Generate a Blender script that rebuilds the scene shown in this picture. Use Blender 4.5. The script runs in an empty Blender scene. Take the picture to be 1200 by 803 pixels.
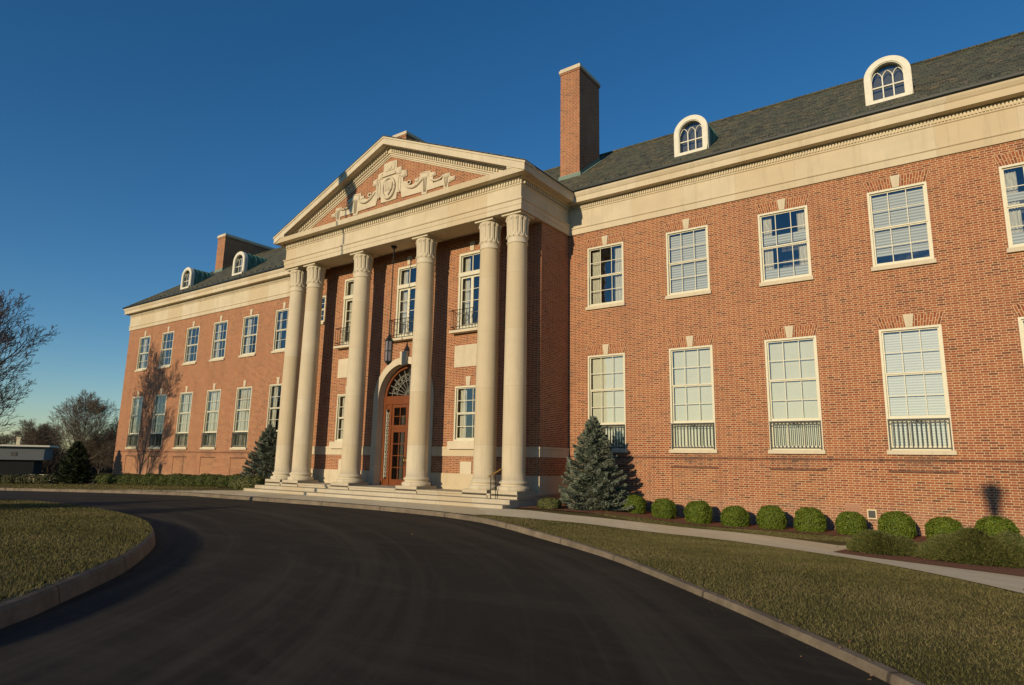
import bpy, math, random
import numpy as np
from mathutils import Vector, Matrix, noise
R=math.radians
random.seed(7)
sc=bpy.context.scene
# ---------------------------------------------------------------- camera, sky, sun, exposure
cd=bpy.data.cameras.new('camera'); cam=bpy.data.objects.new('camera',cd); sc.collection.objects.link(cam)
cd.sensor_width=36; cd.lens=36*757/1200; cd.clip_start=.1; cd.clip_end=6000
_y,_p,_r=R(35.817),R(10.457),R(1.045)
_F=Vector((-math.sin(_y)*math.cos(_p),math.cos(_y)*math.cos(_p),math.sin(_p)))
_Rt=Vector((math.cos(_y),math.sin(_y),0)); _U=_Rt.cross(_F)
_R2=_Rt*math.cos(_r)+_U*math.sin(_r); _U2=-_Rt*math.sin(_r)+_U*math.cos(_r)
_M=Matrix((_R2,_U2,-_F)).transposed().to_4x4(); _M.translation=Vector((19.629,-21.412,1.486))
cam.matrix_world=_M; sc.camera=cam
SUN_EL=13.0; SUN_AZ=180.0
w=bpy.data.worlds.new('World'); sc.world=w; w.use_nodes=True
wn=w.node_tree; bg=wn.nodes['Background']; sky=wn.nodes.new('ShaderNodeTexSky')
sky.sky_type='NISHITA'; sky.sun_disc=False; sky.sun_elevation=R(SUN_EL); sky.sun_rotation=R(SUN_AZ)
sky.air_density=1.0; sky.dust_density=0; sky.ozone_density=3.2; sky.altitude=200
hs=wn.nodes.new('ShaderNodeHueSaturation'); hs.inputs['Saturation'].default_value=1.24; hs.inputs['Hue'].default_value=.502
wn.links.new(sky.outputs[0],hs.inputs['Color']); wn.links.new(hs.outputs[0],bg.inputs[0]); bg.inputs[1].default_value=.11
sl=bpy.data.lights.new('sun','SUN'); sl.energy=4.1; sl.angle=R(.5); sl.color=(1,.81,.54)
so=bpy.data.objects.new('sun',sl); sc.collection.objects.link(so)
d=Vector((.035,math.cos(R(SUN_EL)),-math.sin(R(SUN_EL)))); so.rotation_euler=d.to_track_quat('-Z','Y').to_euler()
vs=sc.view_settings; vs.view_transform='Standard'; vs.look='None'; vs.exposure=0; vs.gamma=1; vs.use_curve_mapping=False
sc.cycles.use_denoising=True; sc.cycles.max_bounces=6; sc.cycles.diffuse_bounces=2; sc.cycles.glossy_bounces=3
sc.cycles.transparent_max_bounces=12; sc.cycles.transmission_bounces=3; sc.cycles.sample_clamp_indirect=4
sc.cycles.caustics_reflective=False; sc.cycles.caustics_refractive=False
# ---------------------------------------------------------------- helpers
C=sc.collection
def ss(a,b,x):
    t=min(1,max(0,(x-a)/(b-a))); return t*t*(3-2*t)
def G(x,y):
    g=-.022*max(0,-7-x) if x>-45 else -.836
    return g-.32*ss(8,13,x)*ss(-12,-4,y)
def Gv(x,y):
    g=np.where(x>-45,-.022*np.maximum(0,-7-x),-.836)
    t=np.clip((x-8)/5,0,1); u=np.clip((y+12)/8,0,1)
    return g-.32*(t*t*(3-2*t))*(u*u*(3-2*u))
def tag(o,label=None,cat=None,group=None,kind=None):
    if label: o['label']=label
    if cat: o['category']=cat
    if group: o['group']=group
    if kind: o['kind']=kind
    return o
def empty(name,loc=(0,0,0),rz=0,parent=None):
    o=bpy.data.objects.new(name,None); C.objects.link(o); o.location=loc; o.rotation_euler=(0,0,rz); o.parent=parent
    o.empty_display_size=.3; return o
class MB:
    def __init__(s): s.v=[]; s.f=[]; s.sm=[]
    def add(s,vs,fs,smooth=False):
        n=len(s.v); s.v+=[tuple(v) for v in vs]; s.f+=[tuple(i+n for i in f) for f in fs]; s.sm+=[smooth]*len(fs); return s
    def box(s,x0,x1,y0,y1,z0,z1):
        vs=[(x,y,z) for z in (z0,z1) for y in (y0,y1) for x in (x0,x1)]
        return s.add(vs,[(0,2,3,1),(4,5,7,6),(0,1,5,4),(2,6,7,3),(0,4,6,2),(1,3,7,5)])
    def prism(s,poly,y0,y1):   # poly in x,z counter-clockwise seen from -y
        n=len(poly)
        vs=[(x,y0,z) for x,z in poly]+[(x,y1,z) for x,z in poly]
        fs=[tuple(range(n)),tuple(range(2*n-1,n-1,-1))]+[(i,i+n,(i+1)%n+n,(i+1)%n) for i in range(n)]
        return s.add(vs,fs)
    def sweep(s,path,prof,closed=False):  # path xy (outward on the right of travel), prof (offset,z), closed profile
        n=len(path); m=len(prof); rows=[]
        for i,(x,y) in enumerate(path):
            def nrm(a,b):
                dx,dy=b[0]-a[0],b[1]-a[1]; l=math.hypot(dx,dy); return (dy/l,-dx/l)
            ns=[]
            if i>0 or closed: ns.append(nrm(path[i-1],path[i]))
            if i<n-1 or closed: ns.append(nrm(path[i],path[(i+1)%n]))
            nx=sum(a[0] for a in ns)/len(ns); ny=sum(a[1] for a in ns)/len(ns); l2=nx*nx+ny*ny
            nx/=l2; ny/=l2
            rows.append([(x+o*nx,y+o*ny,z) for o,z in prof])
        vs=[p for r in rows for p in r]; fs=[]
        for i in range(n if closed else n-1):
            a=i*m; b=((i+1)%n)*m
            for j in range(m): k=(j+1)%m; fs.append((a+j,b+j,b+k,a+k))
        if not closed: fs.append(tuple(range(m))[::-1]); fs.append(tuple((n-1)*m+j for j in range(m)))
        return s.add(vs,fs)
    def lathe(s,prof,cx=0,cy=0,n=32,mod=None,smooth=True):
        vs=[];fs=[]
        for r,z in prof:
            for k in range(n):
                a=2*math.pi*k/n; rr=mod(a,r,z) if mod else r
                vs.append((cx+rr*math.cos(a),cy+rr*math.sin(a),z))
        for j in range(len(prof)-1):
            for k in range(n):
                k2=(k+1)%n; fs.append((j*n+k,j*n+k2,(j+1)*n+k2,(j+1)*n+k))
        s.add(vs,fs,smooth)
        s.add([vs[k] for k in range(n)][::-1],[tuple(range(n))]); s.add([vs[(len(prof)-1)*n+k] for k in range(n)],[tuple(range(n))])
        return s
    def tube(s,pts,rad,n=6,smooth=True):
        pts=[Vector(p) for p in pts]; rads=rad if isinstance(rad,(list,tuple)) else [rad]*len(pts)
        vs=[];fs=[]; up=Vector((0,0,1)); u=None
        for i,p in enumerate(pts):
            t=(pts[min(i+1,len(pts)-1)]-pts[max(i-1,0)]).normalized()
            if u is None: u=t.orthogonal().normalized()
            else:
                u=(u-t*u.dot(t)); u=u.normalized() if u.length>1e-6 else t.orthogonal().normalized()
            v=t.cross(u)
            for k in range(n):
                a=2*math.pi*k/n; vs.append(p+(u*math.cos(a)+v*math.sin(a))*rads[i])
        for i in range(len(pts)-1):
            for k in range(n):
                k2=(k+1)%n; fs.append((i*n+k,i*n+k2,(i+1)*n+k2,(i+1)*n+k))
        fs.append(tuple(range(n))[::-1]); fs.append(tuple((len(pts)-1)*n+k for k in range(n)))
        return s.add(vs,fs,smooth)
    def mesh(s,name,mat,recalc=False):
        me=bpy.data.meshes.new(name); me.from_pydata(s.v,[],s.f); me.materials.append(mat)
        me.polygons.foreach_set('use_smooth',s.sm); me.update()
        if recalc:
            import bmesh
            b=bmesh.new(); b.from_mesh(me); bmesh.ops.recalc_face_normals(b,faces=b.faces); b.to_mesh(me); b.free()
        return me
    def build(s,name,mat,parent=None,loc=None,bevel=0,recalc=True):
        o=bpy.data.objects.new(name,s.mesh(name,mat,recalc)); C.objects.link(o); o.parent=parent
        if loc: o.location=loc
        if bevel:
            b=o.modifiers.new('bevel','BEVEL'); b.width=bevel; b.segments=2; b.limit_method='ANGLE'; b.angle_limit=R(40)
        return o
def cards(name,P,U,V,mat,parent=None,tri=False,loc=None):
    """many small leaf faces: centres P, half-axes U and V (numpy N x 3)"""
    n=len(P)
    if tri: Q=np.stack([P-U,P+U,P+V],1); k=3
    else: Q=np.stack([P-V,P+U,P+V,P-U],1); k=4
    me=bpy.data.meshes.new(name); me.vertices.add(n*k); me.loops.add(n*k); me.polygons.add(n)
    me.vertices.foreach_set('co',Q.reshape(-1).astype(np.float32)); me.loops.foreach_set('vertex_index',np.arange(n*k,dtype=np.int32))
    me.polygons.foreach_set('loop_start',np.arange(0,n*k,k,dtype=np.int32)); me.polygons.foreach_set('loop_total',np.full(n,k,dtype=np.int32))
    me.update(calc_edges=True); me.materials.append(mat)
    o=bpy.data.objects.new(name,me); C.objects.link(o); o.parent=parent
    if loc: o.location=loc
    return o
def copy_tree(o,parent=None):
    c=o.copy(); C.objects.link(c)
    c.parent=parent
    for ch in list(o.children): copy_tree(ch,c)
    return c
# ---------------------------------------------------------------- materials
class NT:
    def __init__(s,name):
        s.mat=bpy.data.materials.new(name); s.mat.use_nodes=True; s.t=s.mat.node_tree; s.b=s.t.nodes['Principled BSDF']
        s.b.inputs['Specular IOR Level'].default_value=.3
    def n(s,ty,**k):
        q=s.t.nodes.new(ty)
        for a,b in k.items(): setattr(q,a,b)
        return q
    def L(s,a,b): s.t.links.new(a,b)
    def m(s,op,*a,clamp=False):
        q=s.n('ShaderNodeMath',operation=op,use_clamp=clamp)
        for i,x in enumerate(a):
            if isinstance(x,(int,float)): q.inputs[i].default_value=x
            else: s.L(x,q.inputs[i])
        return q.outputs[0]
    def coord(s,kind='Object'):
        return s.n('ShaderNodeTexCoord').outputs[kind]
    def sep(s,v):
        q=s.n('ShaderNodeSeparateXYZ'); s.L(v,q.inputs[0]); return q.outputs
    def comb(s,x,y,z=0.0):
        q=s.n('ShaderNodeCombineXYZ')
        for i,a in enumerate((x,y,z)):
            if isinstance(a,(int,float)): q.inputs[i].default_value=a
            else: s.L(a,q.inputs[i])
        return q.outputs[0]
    def noise(s,v,scale,detail=4,rough=.55,out='Fac',dist=0):
        q=s.n('ShaderNodeTexNoise'); s.L(v,q.inputs['Vector']); q.inputs['Scale'].default_value=scale
        q.inputs['Detail'].default_value=detail; q.inputs['Roughness'].default_value=rough; q.inputs['Distortion'].default_value=dist
        return q.outputs[out]
    def white(s,v,out='Value'):
        q=s.n('ShaderNodeTexWhiteNoise',noise_dimensions='3D'); s.L(v,q.inputs['Vector']); return q.outputs[out]
    def ramp(s,f,stops,interp='LINEAR'):
        q=s.n('ShaderNodeValToRGB'); q.color_ramp.interpolation=interp; e=q.color_ramp.elements
        while len(e)<len(stops): e.new(.5)
        for i,(p,c) in enumerate(stops): e[i].position=p; e[i].color=(*c,1) if len(c)==3 else c
        s.L(f,q.inputs[0]); return q.outputs[0]
    def mix(s,f,a,b,mode='MIX'):
        q=s.n('ShaderNodeMix',data_type='RGBA',blend_type=mode)
        for i,x in ((0,f),(6,a),(7,b)):
            if isinstance(x,(int,float)): q.inputs[i].default_value=x
            elif isinstance(x,tuple): q.inputs[i].default_value=(*x,1)
            else: s.L(x,q.inputs[i])
        return q.outputs[2]
    def mapr(s,v,a,b,c=0.,d=1.):
        q=s.n('ShaderNodeMapRange'); s.L(v,q.inputs[0])
        for i,x in enumerate((a,b,c,d)): q.inputs[i+1].default_value=x
        return q.outputs[0]
    def scale(s,v,sx,sy,sz):
        q=s.n('ShaderNodeMapping'); s.L(v,q.inputs[0]); q.inputs['Scale'].default_value=(sx,sy,sz); return q.outputs[0]
    def bump(s,h,st=.3,dist=.01):
        q=s.n('ShaderNodeBump'); q.inputs['Strength'].default_value=st; q.inputs['Distance'].default_value=dist
        s.L(h,q.inputs['Height']); s.L(q.outputs[0],s.b.inputs['Normal'])
    def fin(s,col=None,rough=.8,metal=0,spec=None):
        if col is not None:
            if isinstance(col,tuple): s.b.inputs['Base Color'].default_value=(*col,1)
            else: s.L(col,s.b.inputs['Base Color'])
        if isinstance(rough,(int,float)): s.b.inputs['Roughness'].default_value=rough
        else: s.L(rough,s.b.inputs['Roughness'])
        s.b.inputs['Metallic'].default_value=metal
        if spec is not None: s.b.inputs['Specular IOR Level'].default_value=spec
        return s.mat
BR=[(0,(.11,.034,.024)),(.08,(.18,.050,.030)),(.25,(.24,.064,.033)),(.5,(.30,.087,.039)),(.8,(.34,.112,.049)),(1,(.265,.068,.033))]
def brick(name,mode='flemish',tint=(1,1,1),mortar=(.58,.425,.245),stain=True):
    n=NT(name); co=n.coord(); X,Y,Z=n.sep(co)
    if mode=='soldier':
        w=n.m('MULTIPLY_ADD',Z,.42,1.); a=n.m('DIVIDE',n.m('DIVIDE',X,w),.0677); b=n.m('DIVIDE',Z,.20)
        r=n.m('FLOOR',a); fz=n.m('SUBTRACT',a,r); u=n.m('MULTIPLY_ADD',n.m('PINGPONG',r,1.),.35,b); c=n.m('FLOOR',u); fu=n.m('SUBTRACT',u,c)
        d1=n.m('MULTIPLY',n.m('MINIMUM',fu,n.m('SUBTRACT',1.,fu)),.2); hid=c; hdr=0.
        dz=n.m('MULTIPLY',n.m('MINIMUM',fz,n.m('SUBTRACT',1.,fz)),.0677)
        cid=n.comb(c,r,3.)
    else:
        m=.33 if mode=='flemish' else .213
        v=n.m('DIVIDE',Z,.0677); r=n.m('FLOOR',v); fz=n.m('SUBTRACT',v,r)
        par=n.m('PINGPONG',r,1.)
        u=n.m('MULTIPLY_ADD',par,.5,n.m('DIVIDE',n.m('ADD',X,Y),m)); c=n.m('FLOOR',u); fu=n.m('SUBTRACT',u,c)
        e=n.m('MINIMUM',fu,n.m('SUBTRACT',1.,fu))
        if mode=='flemish': e=n.m('MINIMUM',e,n.m('ABSOLUTE',n.m('SUBTRACT',fu,.655))); hdr=n.m('GREATER_THAN',fu,.655)
        else: hdr=0.
        d1=n.m('MULTIPLY',e,m); dz=n.m('MULTIPLY',n.m('MINIMUM',fz,n.m('SUBTRACT',1.,fz)),.0677)
        cid=n.comb(c,r,hdr)
    dd=n.m('MINIMUM',d1,dz); mo=n.mapr(dd,.006,.0095)
    wv=n.white(cid); col=n.ramp(wv,BR)
    big=n.noise(co,.35,5,.6); col=n.mix(n.mapr(big,.3,.7,0.,.15),col,(.42,.18,.085))
    sm=n.noise(co,14.,3,.6); col=n.mix(n.mapr(sm,.35,.75,0.,.25),col,(.20,.07,.04))
    mc=n.mix(n.mapr(n.noise(co,2.5,4),.3,.7),tuple(a*.8 for a in mortar),mortar)
    col=n.mix(mo,mc,col)
    if tint!=(1,1,1): col=n.mix(1.,col,tint,'MULTIPLY')
    if stain:
        st=n.noise(n.scale(co,1.,1.,.25),.9,6,.65); col=n.mix(n.mapr(st,.52,.8,0.,.38),col,(.13,.065,.045)); lt=n.noise(n.scale(co,.6,.6,1.),1.7,5,.6); col=n.mix(n.mapr(lt,.58,.8,0.,.25),col,(.50,.30,.19)); xx=n.m('ABSOLUTE',n.m('SUBTRACT',n.m('FRACT',n.m('DIVIDE',n.m('SUBTRACT',n.m('ABSOLUTE',X),6.9085),3.243)),.5)); sx=n.mapr(xx,.06,.26,1.,0.); sz_=n.m('MULTIPLY',n.mapr(Z,1.35,1.62,0.,1.),n.mapr(Z,1.88,1.9,1.,0.)); sk=n.m('MULTIPLY',n.m('MULTIPLY',sx,sz_),n.mapr(n.noise(co,7.,4),.3,.6)); col=n.mix(n.m('MULTIPLY',sk,.6),col,(.11,.075,.055)); lo=n.mapr(n.m('MULTIPLY_ADD',n.noise(co,3.,4),.9,Z),.1,1.1,.35,0.); col=n.mix(lo,col,(.40,.30,.22))
    n.bump(mo,.5,.006); return n.fin(col,.88,spec=.2)
M={}
M['brick']=brick('brick'); M['panel']=brick('brick_infill','running',(1.03,1.07,1.02),(.54,.41,.25)); M['arch']=brick('brick_arch','soldier',(1,1,1),stain=False)
M['soot']=brick('brick_sooty','flemish',(.55,.56,.58),(.34,.28,.2))
def stone(name,base,joint=0.,vert=False,rough=.8):
    n=NT(name); co=n.coord(); X,Y,Z=n.sep(co)
    a=n.noise(co,1.3,6,.6); b=n.noise(co,30,3,.6)
    col=n.mix(n.mapr(a,.3,.7),tuple(x*.87 for x in base),tuple(min(1,x*1.07) for x in base))
    col=n.mix(n.mapr(b,.4,.8,0.,.18),col,tuple(x*.7 for x in base))
    if joint:
        s=n.m('DIVIDE',Z if vert else n.m('ADD',X,Y),joint); c=n.m('FLOOR',s); f=n.m('SUBTRACT',s,c)
        rnd=n.n('ShaderNodeObjectInfo').outputs['Random']
        wv=n.white(n.comb(c,n.m('MULTIPLY',rnd,77.) if vert else 0.,5.))
        col=n.mix(n.mapr(wv,0.,1.,0.,.75),col,tuple(x*y for x,y in zip(base,(.84,.77,.66))))
        e=n.m('MULTIPLY',n.m('MINIMUM',f,n.m('SUBTRACT',1.,f)),joint)
        col=n.mix(n.mapr(e,.002,.007,.45,0.),col,tuple(x*.45 for x in base))
    st=n.noise(n.scale(co,4.,4.,.35),1.3,6,.7); col=n.mix(n.mapr(st,.52,.8,0.,.42),col,(.25,.215,.15))
    n.bump(b,.12,.004); return n.fin(col,rough,spec=.25)
LS=(.60,.52,.375)
M['stone']=stone('limestone',LS); M['frieze']=stone('limestone_blocks',LS,1.93); M['shaft']=stone('limestone_drums',LS,2.05,True)
M['step']=stone('step_stone',(.50,.44,.33),1.5)
def simple(name,c,rough=.6,metal=0,var=.12,sc_=8.,spec=.3):
    n=NT(name); co=n.coord(); a=n.noise(co,sc_,4)
    return n.fin(n.mix(n.mapr(a,.3,.7),tuple(x*(1-var) for x in c),tuple(min(1,x*(1+var)) for x in c)),rough,metal,spec)
M['cream']=simple('cream_paint',(.62,.585,.44),.5,var=.06); M['white']=simple('white_paint',(.68,.65,.53),.55,var=.08)
M['iron']=simple('black_iron',(.014,.019,.018),.5,spec=.4); M['brass']=simple('brass',(.55,.36,.13),.35,1)
M['room']=simple('dark_room',(.10,.095,.085),.95); M['flash']=simple('green_copper_flashing',(.16,.22,.18),.7)
M['concrete']=stone('concrete',(.76,.675,.47),1.6); M['mulch']=None
n=NT('dark_glass'); g=n.n('ShaderNodeBsdfGlossy'); g.inputs['Roughness'].default_value=.02; g.inputs[0].default_value=(1,1,1,1)
tr=n.n('ShaderNodeBsdfTransparent'); tr.inputs[0].default_value=(.92,.96,.95,1)
fr=n.n('ShaderNodeFresnel'); fr.inputs[0].default_value=1.6
co=n.coord(); bq=n.n('ShaderNodeBump'); bq.inputs['Strength'].default_value=.25; bq.inputs['Distance'].default_value=.02
n.L(n.noise(co,1.7,2),bq.inputs['Height']); n.L(bq.outputs[0],g.inputs['Normal'])
ms=n.n('ShaderNodeMixShader'); n.L(n.m('MULTIPLY_ADD',fr.outputs[0],1.5,.07),ms.inputs[0]); n.L(tr.outputs[0],ms.inputs[1]); n.L(g.outputs[0],ms.inputs[2])
n.L(ms.outputs[0],n.t.nodes['Material Output'].inputs[0]); M['glass']=n.mat
# cloths and blinds
def cloth(name,c,freq,axis,depth=.35,amp=1.):
    n=NT(name); co=n.coord(); X,Y,Z=n.sep(co); a=X if axis=='x' else Z
    wob=n.noise(co,2.,3); ph=n.m('MULTIPLY_ADD',wob,amp,n.m('MULTIPLY',a,freq))
    f=n.m('FRACT',ph); tri=n.m('ABSOLUTE',n.m('SUBTRACT',n.m('MULTIPLY',f,2.),1.))
    col=n.mix(n.mapr(tri,0.,1.,0.,depth),c,tuple(x*.45 for x in c)); n.bump(tri,.5,.02)
    return n.fin(col,.8)
M['curtain']=cloth('curtain_fabric',(.62,.58,.47),9.,'x',.5,3.); M['blind']=cloth('slatted_blind',(.84,.84,.80),13.,'z',.6,0.)
M['blind_shaded']=cloth('slatted_blind_shaded',(.66,.67,.63),11.,'z',.95,0.)  # darker copy of the slatted blind, shade put into its colour
M['shade']=cloth('roller_shade',(.70,.68,.55),.6,'x',.12,1.)
# slate
n=NT('slate'); co=n.coord(); X,Y,Z=n.sep(co); v=n.m('DIVIDE',Z,.12); r=n.m('FLOOR',v); fz=n.m('SUBTRACT',v,r)
u=n.m('ADD',n.m('DIVIDE',n.m('ADD',X,n.m('MULTIPLY',Y,.02)),.24),n.m('MULTIPLY',n.white(n.comb(r,2.,1.)),1.)); c_=n.m('FLOOR',u); fu=n.m('SUBTRACT',u,c_)
col=n.ramp(n.white(n.comb(c_,r,0.)),[(0,(.045,.043,.03)),(.3,(.085,.082,.052)),(.55,(.12,.105,.062)),(.8,(.09,.105,.062)),(1,(.18,.135,.075))])
e=n.m('MINIMUM',n.m('MULTIPLY',n.m('MINIMUM',fu,n.m('SUBTRACT',1.,fu)),.24),n.m('MULTIPLY',fz,.12))
col=n.mix(n.mapr(e,.004,.012),(.012,.012,.011),col); col=n.mix(n.mapr(n.noise(co,.6,5),.4,.7,0.,.4),col,(.07,.08,.058))
n.bump(n.m('MULTIPLY_ADD',fz,-.6,n.mapr(e,.0,.012)),.7,.02); M['slate']=n.fin(col,.75,spec=.3)
n=NT('verdigris_copper'); co=n.coord(); col=n.mix(n.mapr(n.noise(n.scale(co,3,3,.6),1.5,5),.35,.7),(.045,.12,.09),(.13,.27,.20)); M['copper']=n.fin(col,.7)
# wood door
n=NT('varnished_wood'); co=n.coord(); g=n.noise(n.scale(co,14,14,1.2),2.,6,.6,dist=1.)
M['wood']=n.fin(n.mix(n.mapr(g,.3,.7),(.11,.030,.008),(.21,.060,.016)),.4,spec=.4)
# asphalt
n=NT('asphalt'); co=n.coord(); a=n.noise(co,.25,5,.6); b=n.noise(co,90.,2,.7); s_=n.noise(n.scale(co,.5,1.6,1.),.5,6,.7,dist=1.5)
col=n.mix(n.mapr(a,.3,.7),(.020,.017,.0135),(.035,.030,.023)); col=n.mix(n.mapr(s_,.48,.72,0.,.75),col,(.058,.048,.035))
X,Y,Z=n.sep(co); dx=n.m('ADD',X,2.); dy=n.m('ADD',Y,30.); rad=n.m('SQRT',n.m('ADD',n.m('MULTIPLY',dx,dx),n.m('MULTIPLY',dy,dy))); ang=n.m('ARCTAN2',dy,dx)
tk=n.noise(n.comb(n.m('MULTIPLY',rad,1.7),n.m('MULTIPLY',ang,1.3),0.),1.,5,.6,dist=.4); col=n.mix(n.mapr(tk,.46,.66,0.,.75),col,(.066,.056,.041)); pt=n.noise(co,.9,4,.75,dist=.8); col=n.mix(n.mapr(pt,.56,.72,0.,.45),col,(.062,.052,.038))
col=n.mix(n.mapr(b,.5,.8,0.,.5),col,(.075,.064,.05)); c2=n.noise(co,2.2,5,.7); col=n.mix(n.mapr(c2,.62,.8,0.,.35),col,(.015,.013,.012))
n.bump(b,.35,.006); M['asphalt']=n.fin(col,n.mapr(a,.3,.7,.82,.95),spec=.12)
# grass ground and blades
n=NT('turf'); co=n.coord(); a=n.noise(co,.6,6,.65); b=n.noise(co,12.,4,.7)
col=n.mix(n.mapr(a,.35,.65),(.095,.085,.026),(.17,.135,.052)); col=n.mix(n.mapr(b,.35,.75,0.,.6),col,(.055,.05,.022)); n.bump(b,.8,.03); M['turf']=n.fin(col,.95,spec=.1)
n=NT('grass_blades'); co=n.coord(); isl=n.n('ShaderNodeNewGeometry').outputs['Random Per Island']
a=n.noise(co,.6,5,.6); f=n.m('MULTIPLY_ADD',n.m('SUBTRACT',a,.5),1.6,isl)
col=n.ramp(f,[(0,(.078,.076,.024)),(.4,(.115,.105,.035)),(.7,(.155,.130,.050)),(1,(.215,.175,.078))]); M['blade']=n.fin(col,.8,spec=.15)
n=NT('bark_mulch'); co=n.coord(); b=n.noise(co,26.,4,.7); M['mulch']=None
col=n.mix(n.mapr(b,.35,.65),(.13,.055,.032),(.30,.125,.068)); n.bump(b,1.,.04); M['mulch']=n.fin(col,.95)
n=NT('kerb_stone'); co=n.coord(); a=n.noise(co,1.7,6,.7); b=n.noise(co,40,3)
col=n.mix(n.mapr(a,.3,.7),(.11,.085,.06),(.26,.205,.14)); col=n.mix(n.mapr(b,.45,.8,0.,.5),col,(.12,.095,.07)); X,Y,Z=n.sep(co); an=n.m('MULTIPLY',n.m('ARCTAN2',n.m('ADD',Y,30.),n.m('ADD',X,2.)),8.3); fa=n.m('FRACT',an); col=n.mix(n.mapr(n.m('MINIMUM',fa,n.m('SUBTRACT',1.,fa)),.004,.011,.8,0.),col,(.03,.024,.018)); wj=n.white(n.comb(n.m('FLOOR',an),1.,1.)); col=n.mix(n.m('MULTIPLY',wj,.35),col,(.12,.095,.065)); n.bump(b,.5,.01); M['kerb']=n.fin(col,.9)
def leafmat(name,stops,rough=.6,spec=.25):
    n=NT(name); isl=n.n('ShaderNodeNewGeometry').outputs['Random Per Island']; return n.fin(n.ramp(isl,stops),rough,spec=spec)
M['box']=leafmat('boxwood_leaves',[(0,(.045,.085,.006)),(.5,(.09,.130,.010)),(1,(.15,.175,.018))])
M['boxfar']=leafmat('hedge_leaves',[(0,(.035,.055,.012)),(.5,(.06,.085,.016)),(1,(.12,.12,.03))])
M['spruce']=leafmat('blue_spruce_needles',[(0,(.08,.10,.07)),(.5,(.15,.18,.13)),(.9,(.24,.275,.21)),(1,(.22,.16,.09))])
M['juniper']=leafmat('juniper_sprays',[(0,(.04,.055,.014)),(.6,(.09,.10,.026)),(1,(.16,.145,.05))])
M['darkneedle']=leafmat('dark_conifer_needles',[(0,(.02,.032,.014)),(.6,(.035,.05,.022)),(1,(.06,.075,.03))])
M['bark']=simple('grey_brown_bark',(.085,.058,.042),.9,var=.3,sc_=5.); M['farbark']=simple('distant_bark',(.135,.105,.075),.95,var=.3,sc_=2.)
# ---------------------------------------------------------------- ground
def cat(pts,n=8):
    pts=[np.array(p,float) for p in pts]; out=[]
    for i in range(len(pts)-1):
        p0=pts[max(i-1,0)];p1=pts[i];p2=pts[i+1];p3=pts[min(i+2,len(pts)-1)]
        for k in range(n):
            t=k/n; out.append(.5*((2*p1)+(-p0+p2)*t+(2*p0-5*p1+4*p2-p3)*t*t+(-p0+3*p1-3*p2+p3)*t**3))
    out.append(pts[-1]); return out
KP=[(-60,-16),(-40,-12),(-30,-10.2),(-21.9,-8.98),(-18.3,-8.3),(-15,-7.75),(-11.7,-7.35),(-8,-7.1),(-5,-6.95),(-2.5,-6.8),(1.9,-6.55),(5.95,-6.75),(7.8,-7.15),(9.94,-7.9),(11.86,-9.05),(13.98,-10.9),(16.38,-13.1),(17.75,-14.4),(19.04,-15.77),(20.6,-17.8),(22,-20.5),(23,-24),(23.5,-30),(23.5,-60)]
TP=[(-60,14),(-40,14),(-30,14),(-21.9,14),(-18.3,14),(-15,14),(-11.7,14),(-8,14),(-5,14),(-2.5,14),(1.9,14),(5.95,14),(7.8,14),(9.94,14),(11.86,14),(14.5,14),(19,14),(24,14),(34,14),(60,8),(60,-8),(60,-20),(60,-30),(60,-60)]
KC=cat(KP,8); TC=cat(TP,8)
def sheet(name,A,B,nv,off,mat,hfun=None,kind='structure',pw=1.6):
    vs=[];fs=[];n=len(A)
    for i in range(n):
        for j in range(nv+1):
            t=(j/nv)**pw; x=A[i][0]+(B[i][0]-A[i][0])*t; y=A[i][1]+(B[i][1]-A[i][1])*t
            vs.append((x,y,G(x,y)+off+(hfun(x,y) if hfun else 0)))
    for i in range(n-1):
        for j in range(nv): a=i*(nv+1)+j; fs.append((a,a+nv+1,a+nv+2,a+1))
    b=MB(); b.add(vs,fs,True); o=b.build(name,mat,recalc=False); 
    o.data.flip_normals() if o.data.polygons[len(o.data.polygons)//2].normal.z<0 else None
    if kind: o['kind']=kind
    return o
b=MB(); b.add([(-3000,-3000,-1.1),(3000,-3000,-1.1),(3000,3000,-1.1),(-3000,3000,-1.1)],[(0,1,2,3)]); b.build('far_ground',M['turf'],recalc=False)['kind']='structure'
# road grid
xs=np.concatenate([np.linspace(-70,-10,31),np.linspace(-9,26,71),np.linspace(28,70,22)]); ys=np.concatenate([np.linspace(-75,-30,16),np.linspace(-29,-4,51)])
vs=[(x,y,G(x,y)-.12+.055*ss(11,16,x)) for y in ys for x in xs]; nx=len(xs)
fs=[(j*nx+i,j*nx+i+1,(j+1)*nx+i+1,(j+1)*nx+i) for j in range(len(ys)-1) for i in range(nx-1)]
b=MB(); b.add(vs,fs,True); b.build('road',M['asphalt'],recalc=False)['kind']='structure'
def off_curve(P,d):
    out=[]
    for i,p in enumerate(P):
        a=P[max(i-1,0)]; c=P[min(i+1,len(P)-1)]; t=np.array(c)-np.array(a); t=t/np.linalg.norm(t); out.append((p[0]-t[1]*d,p[1]+t[0]*d))
    return out
sheet('lawn',off_curve(KC,.105),TC,46,-.006,M['turf'])
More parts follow.
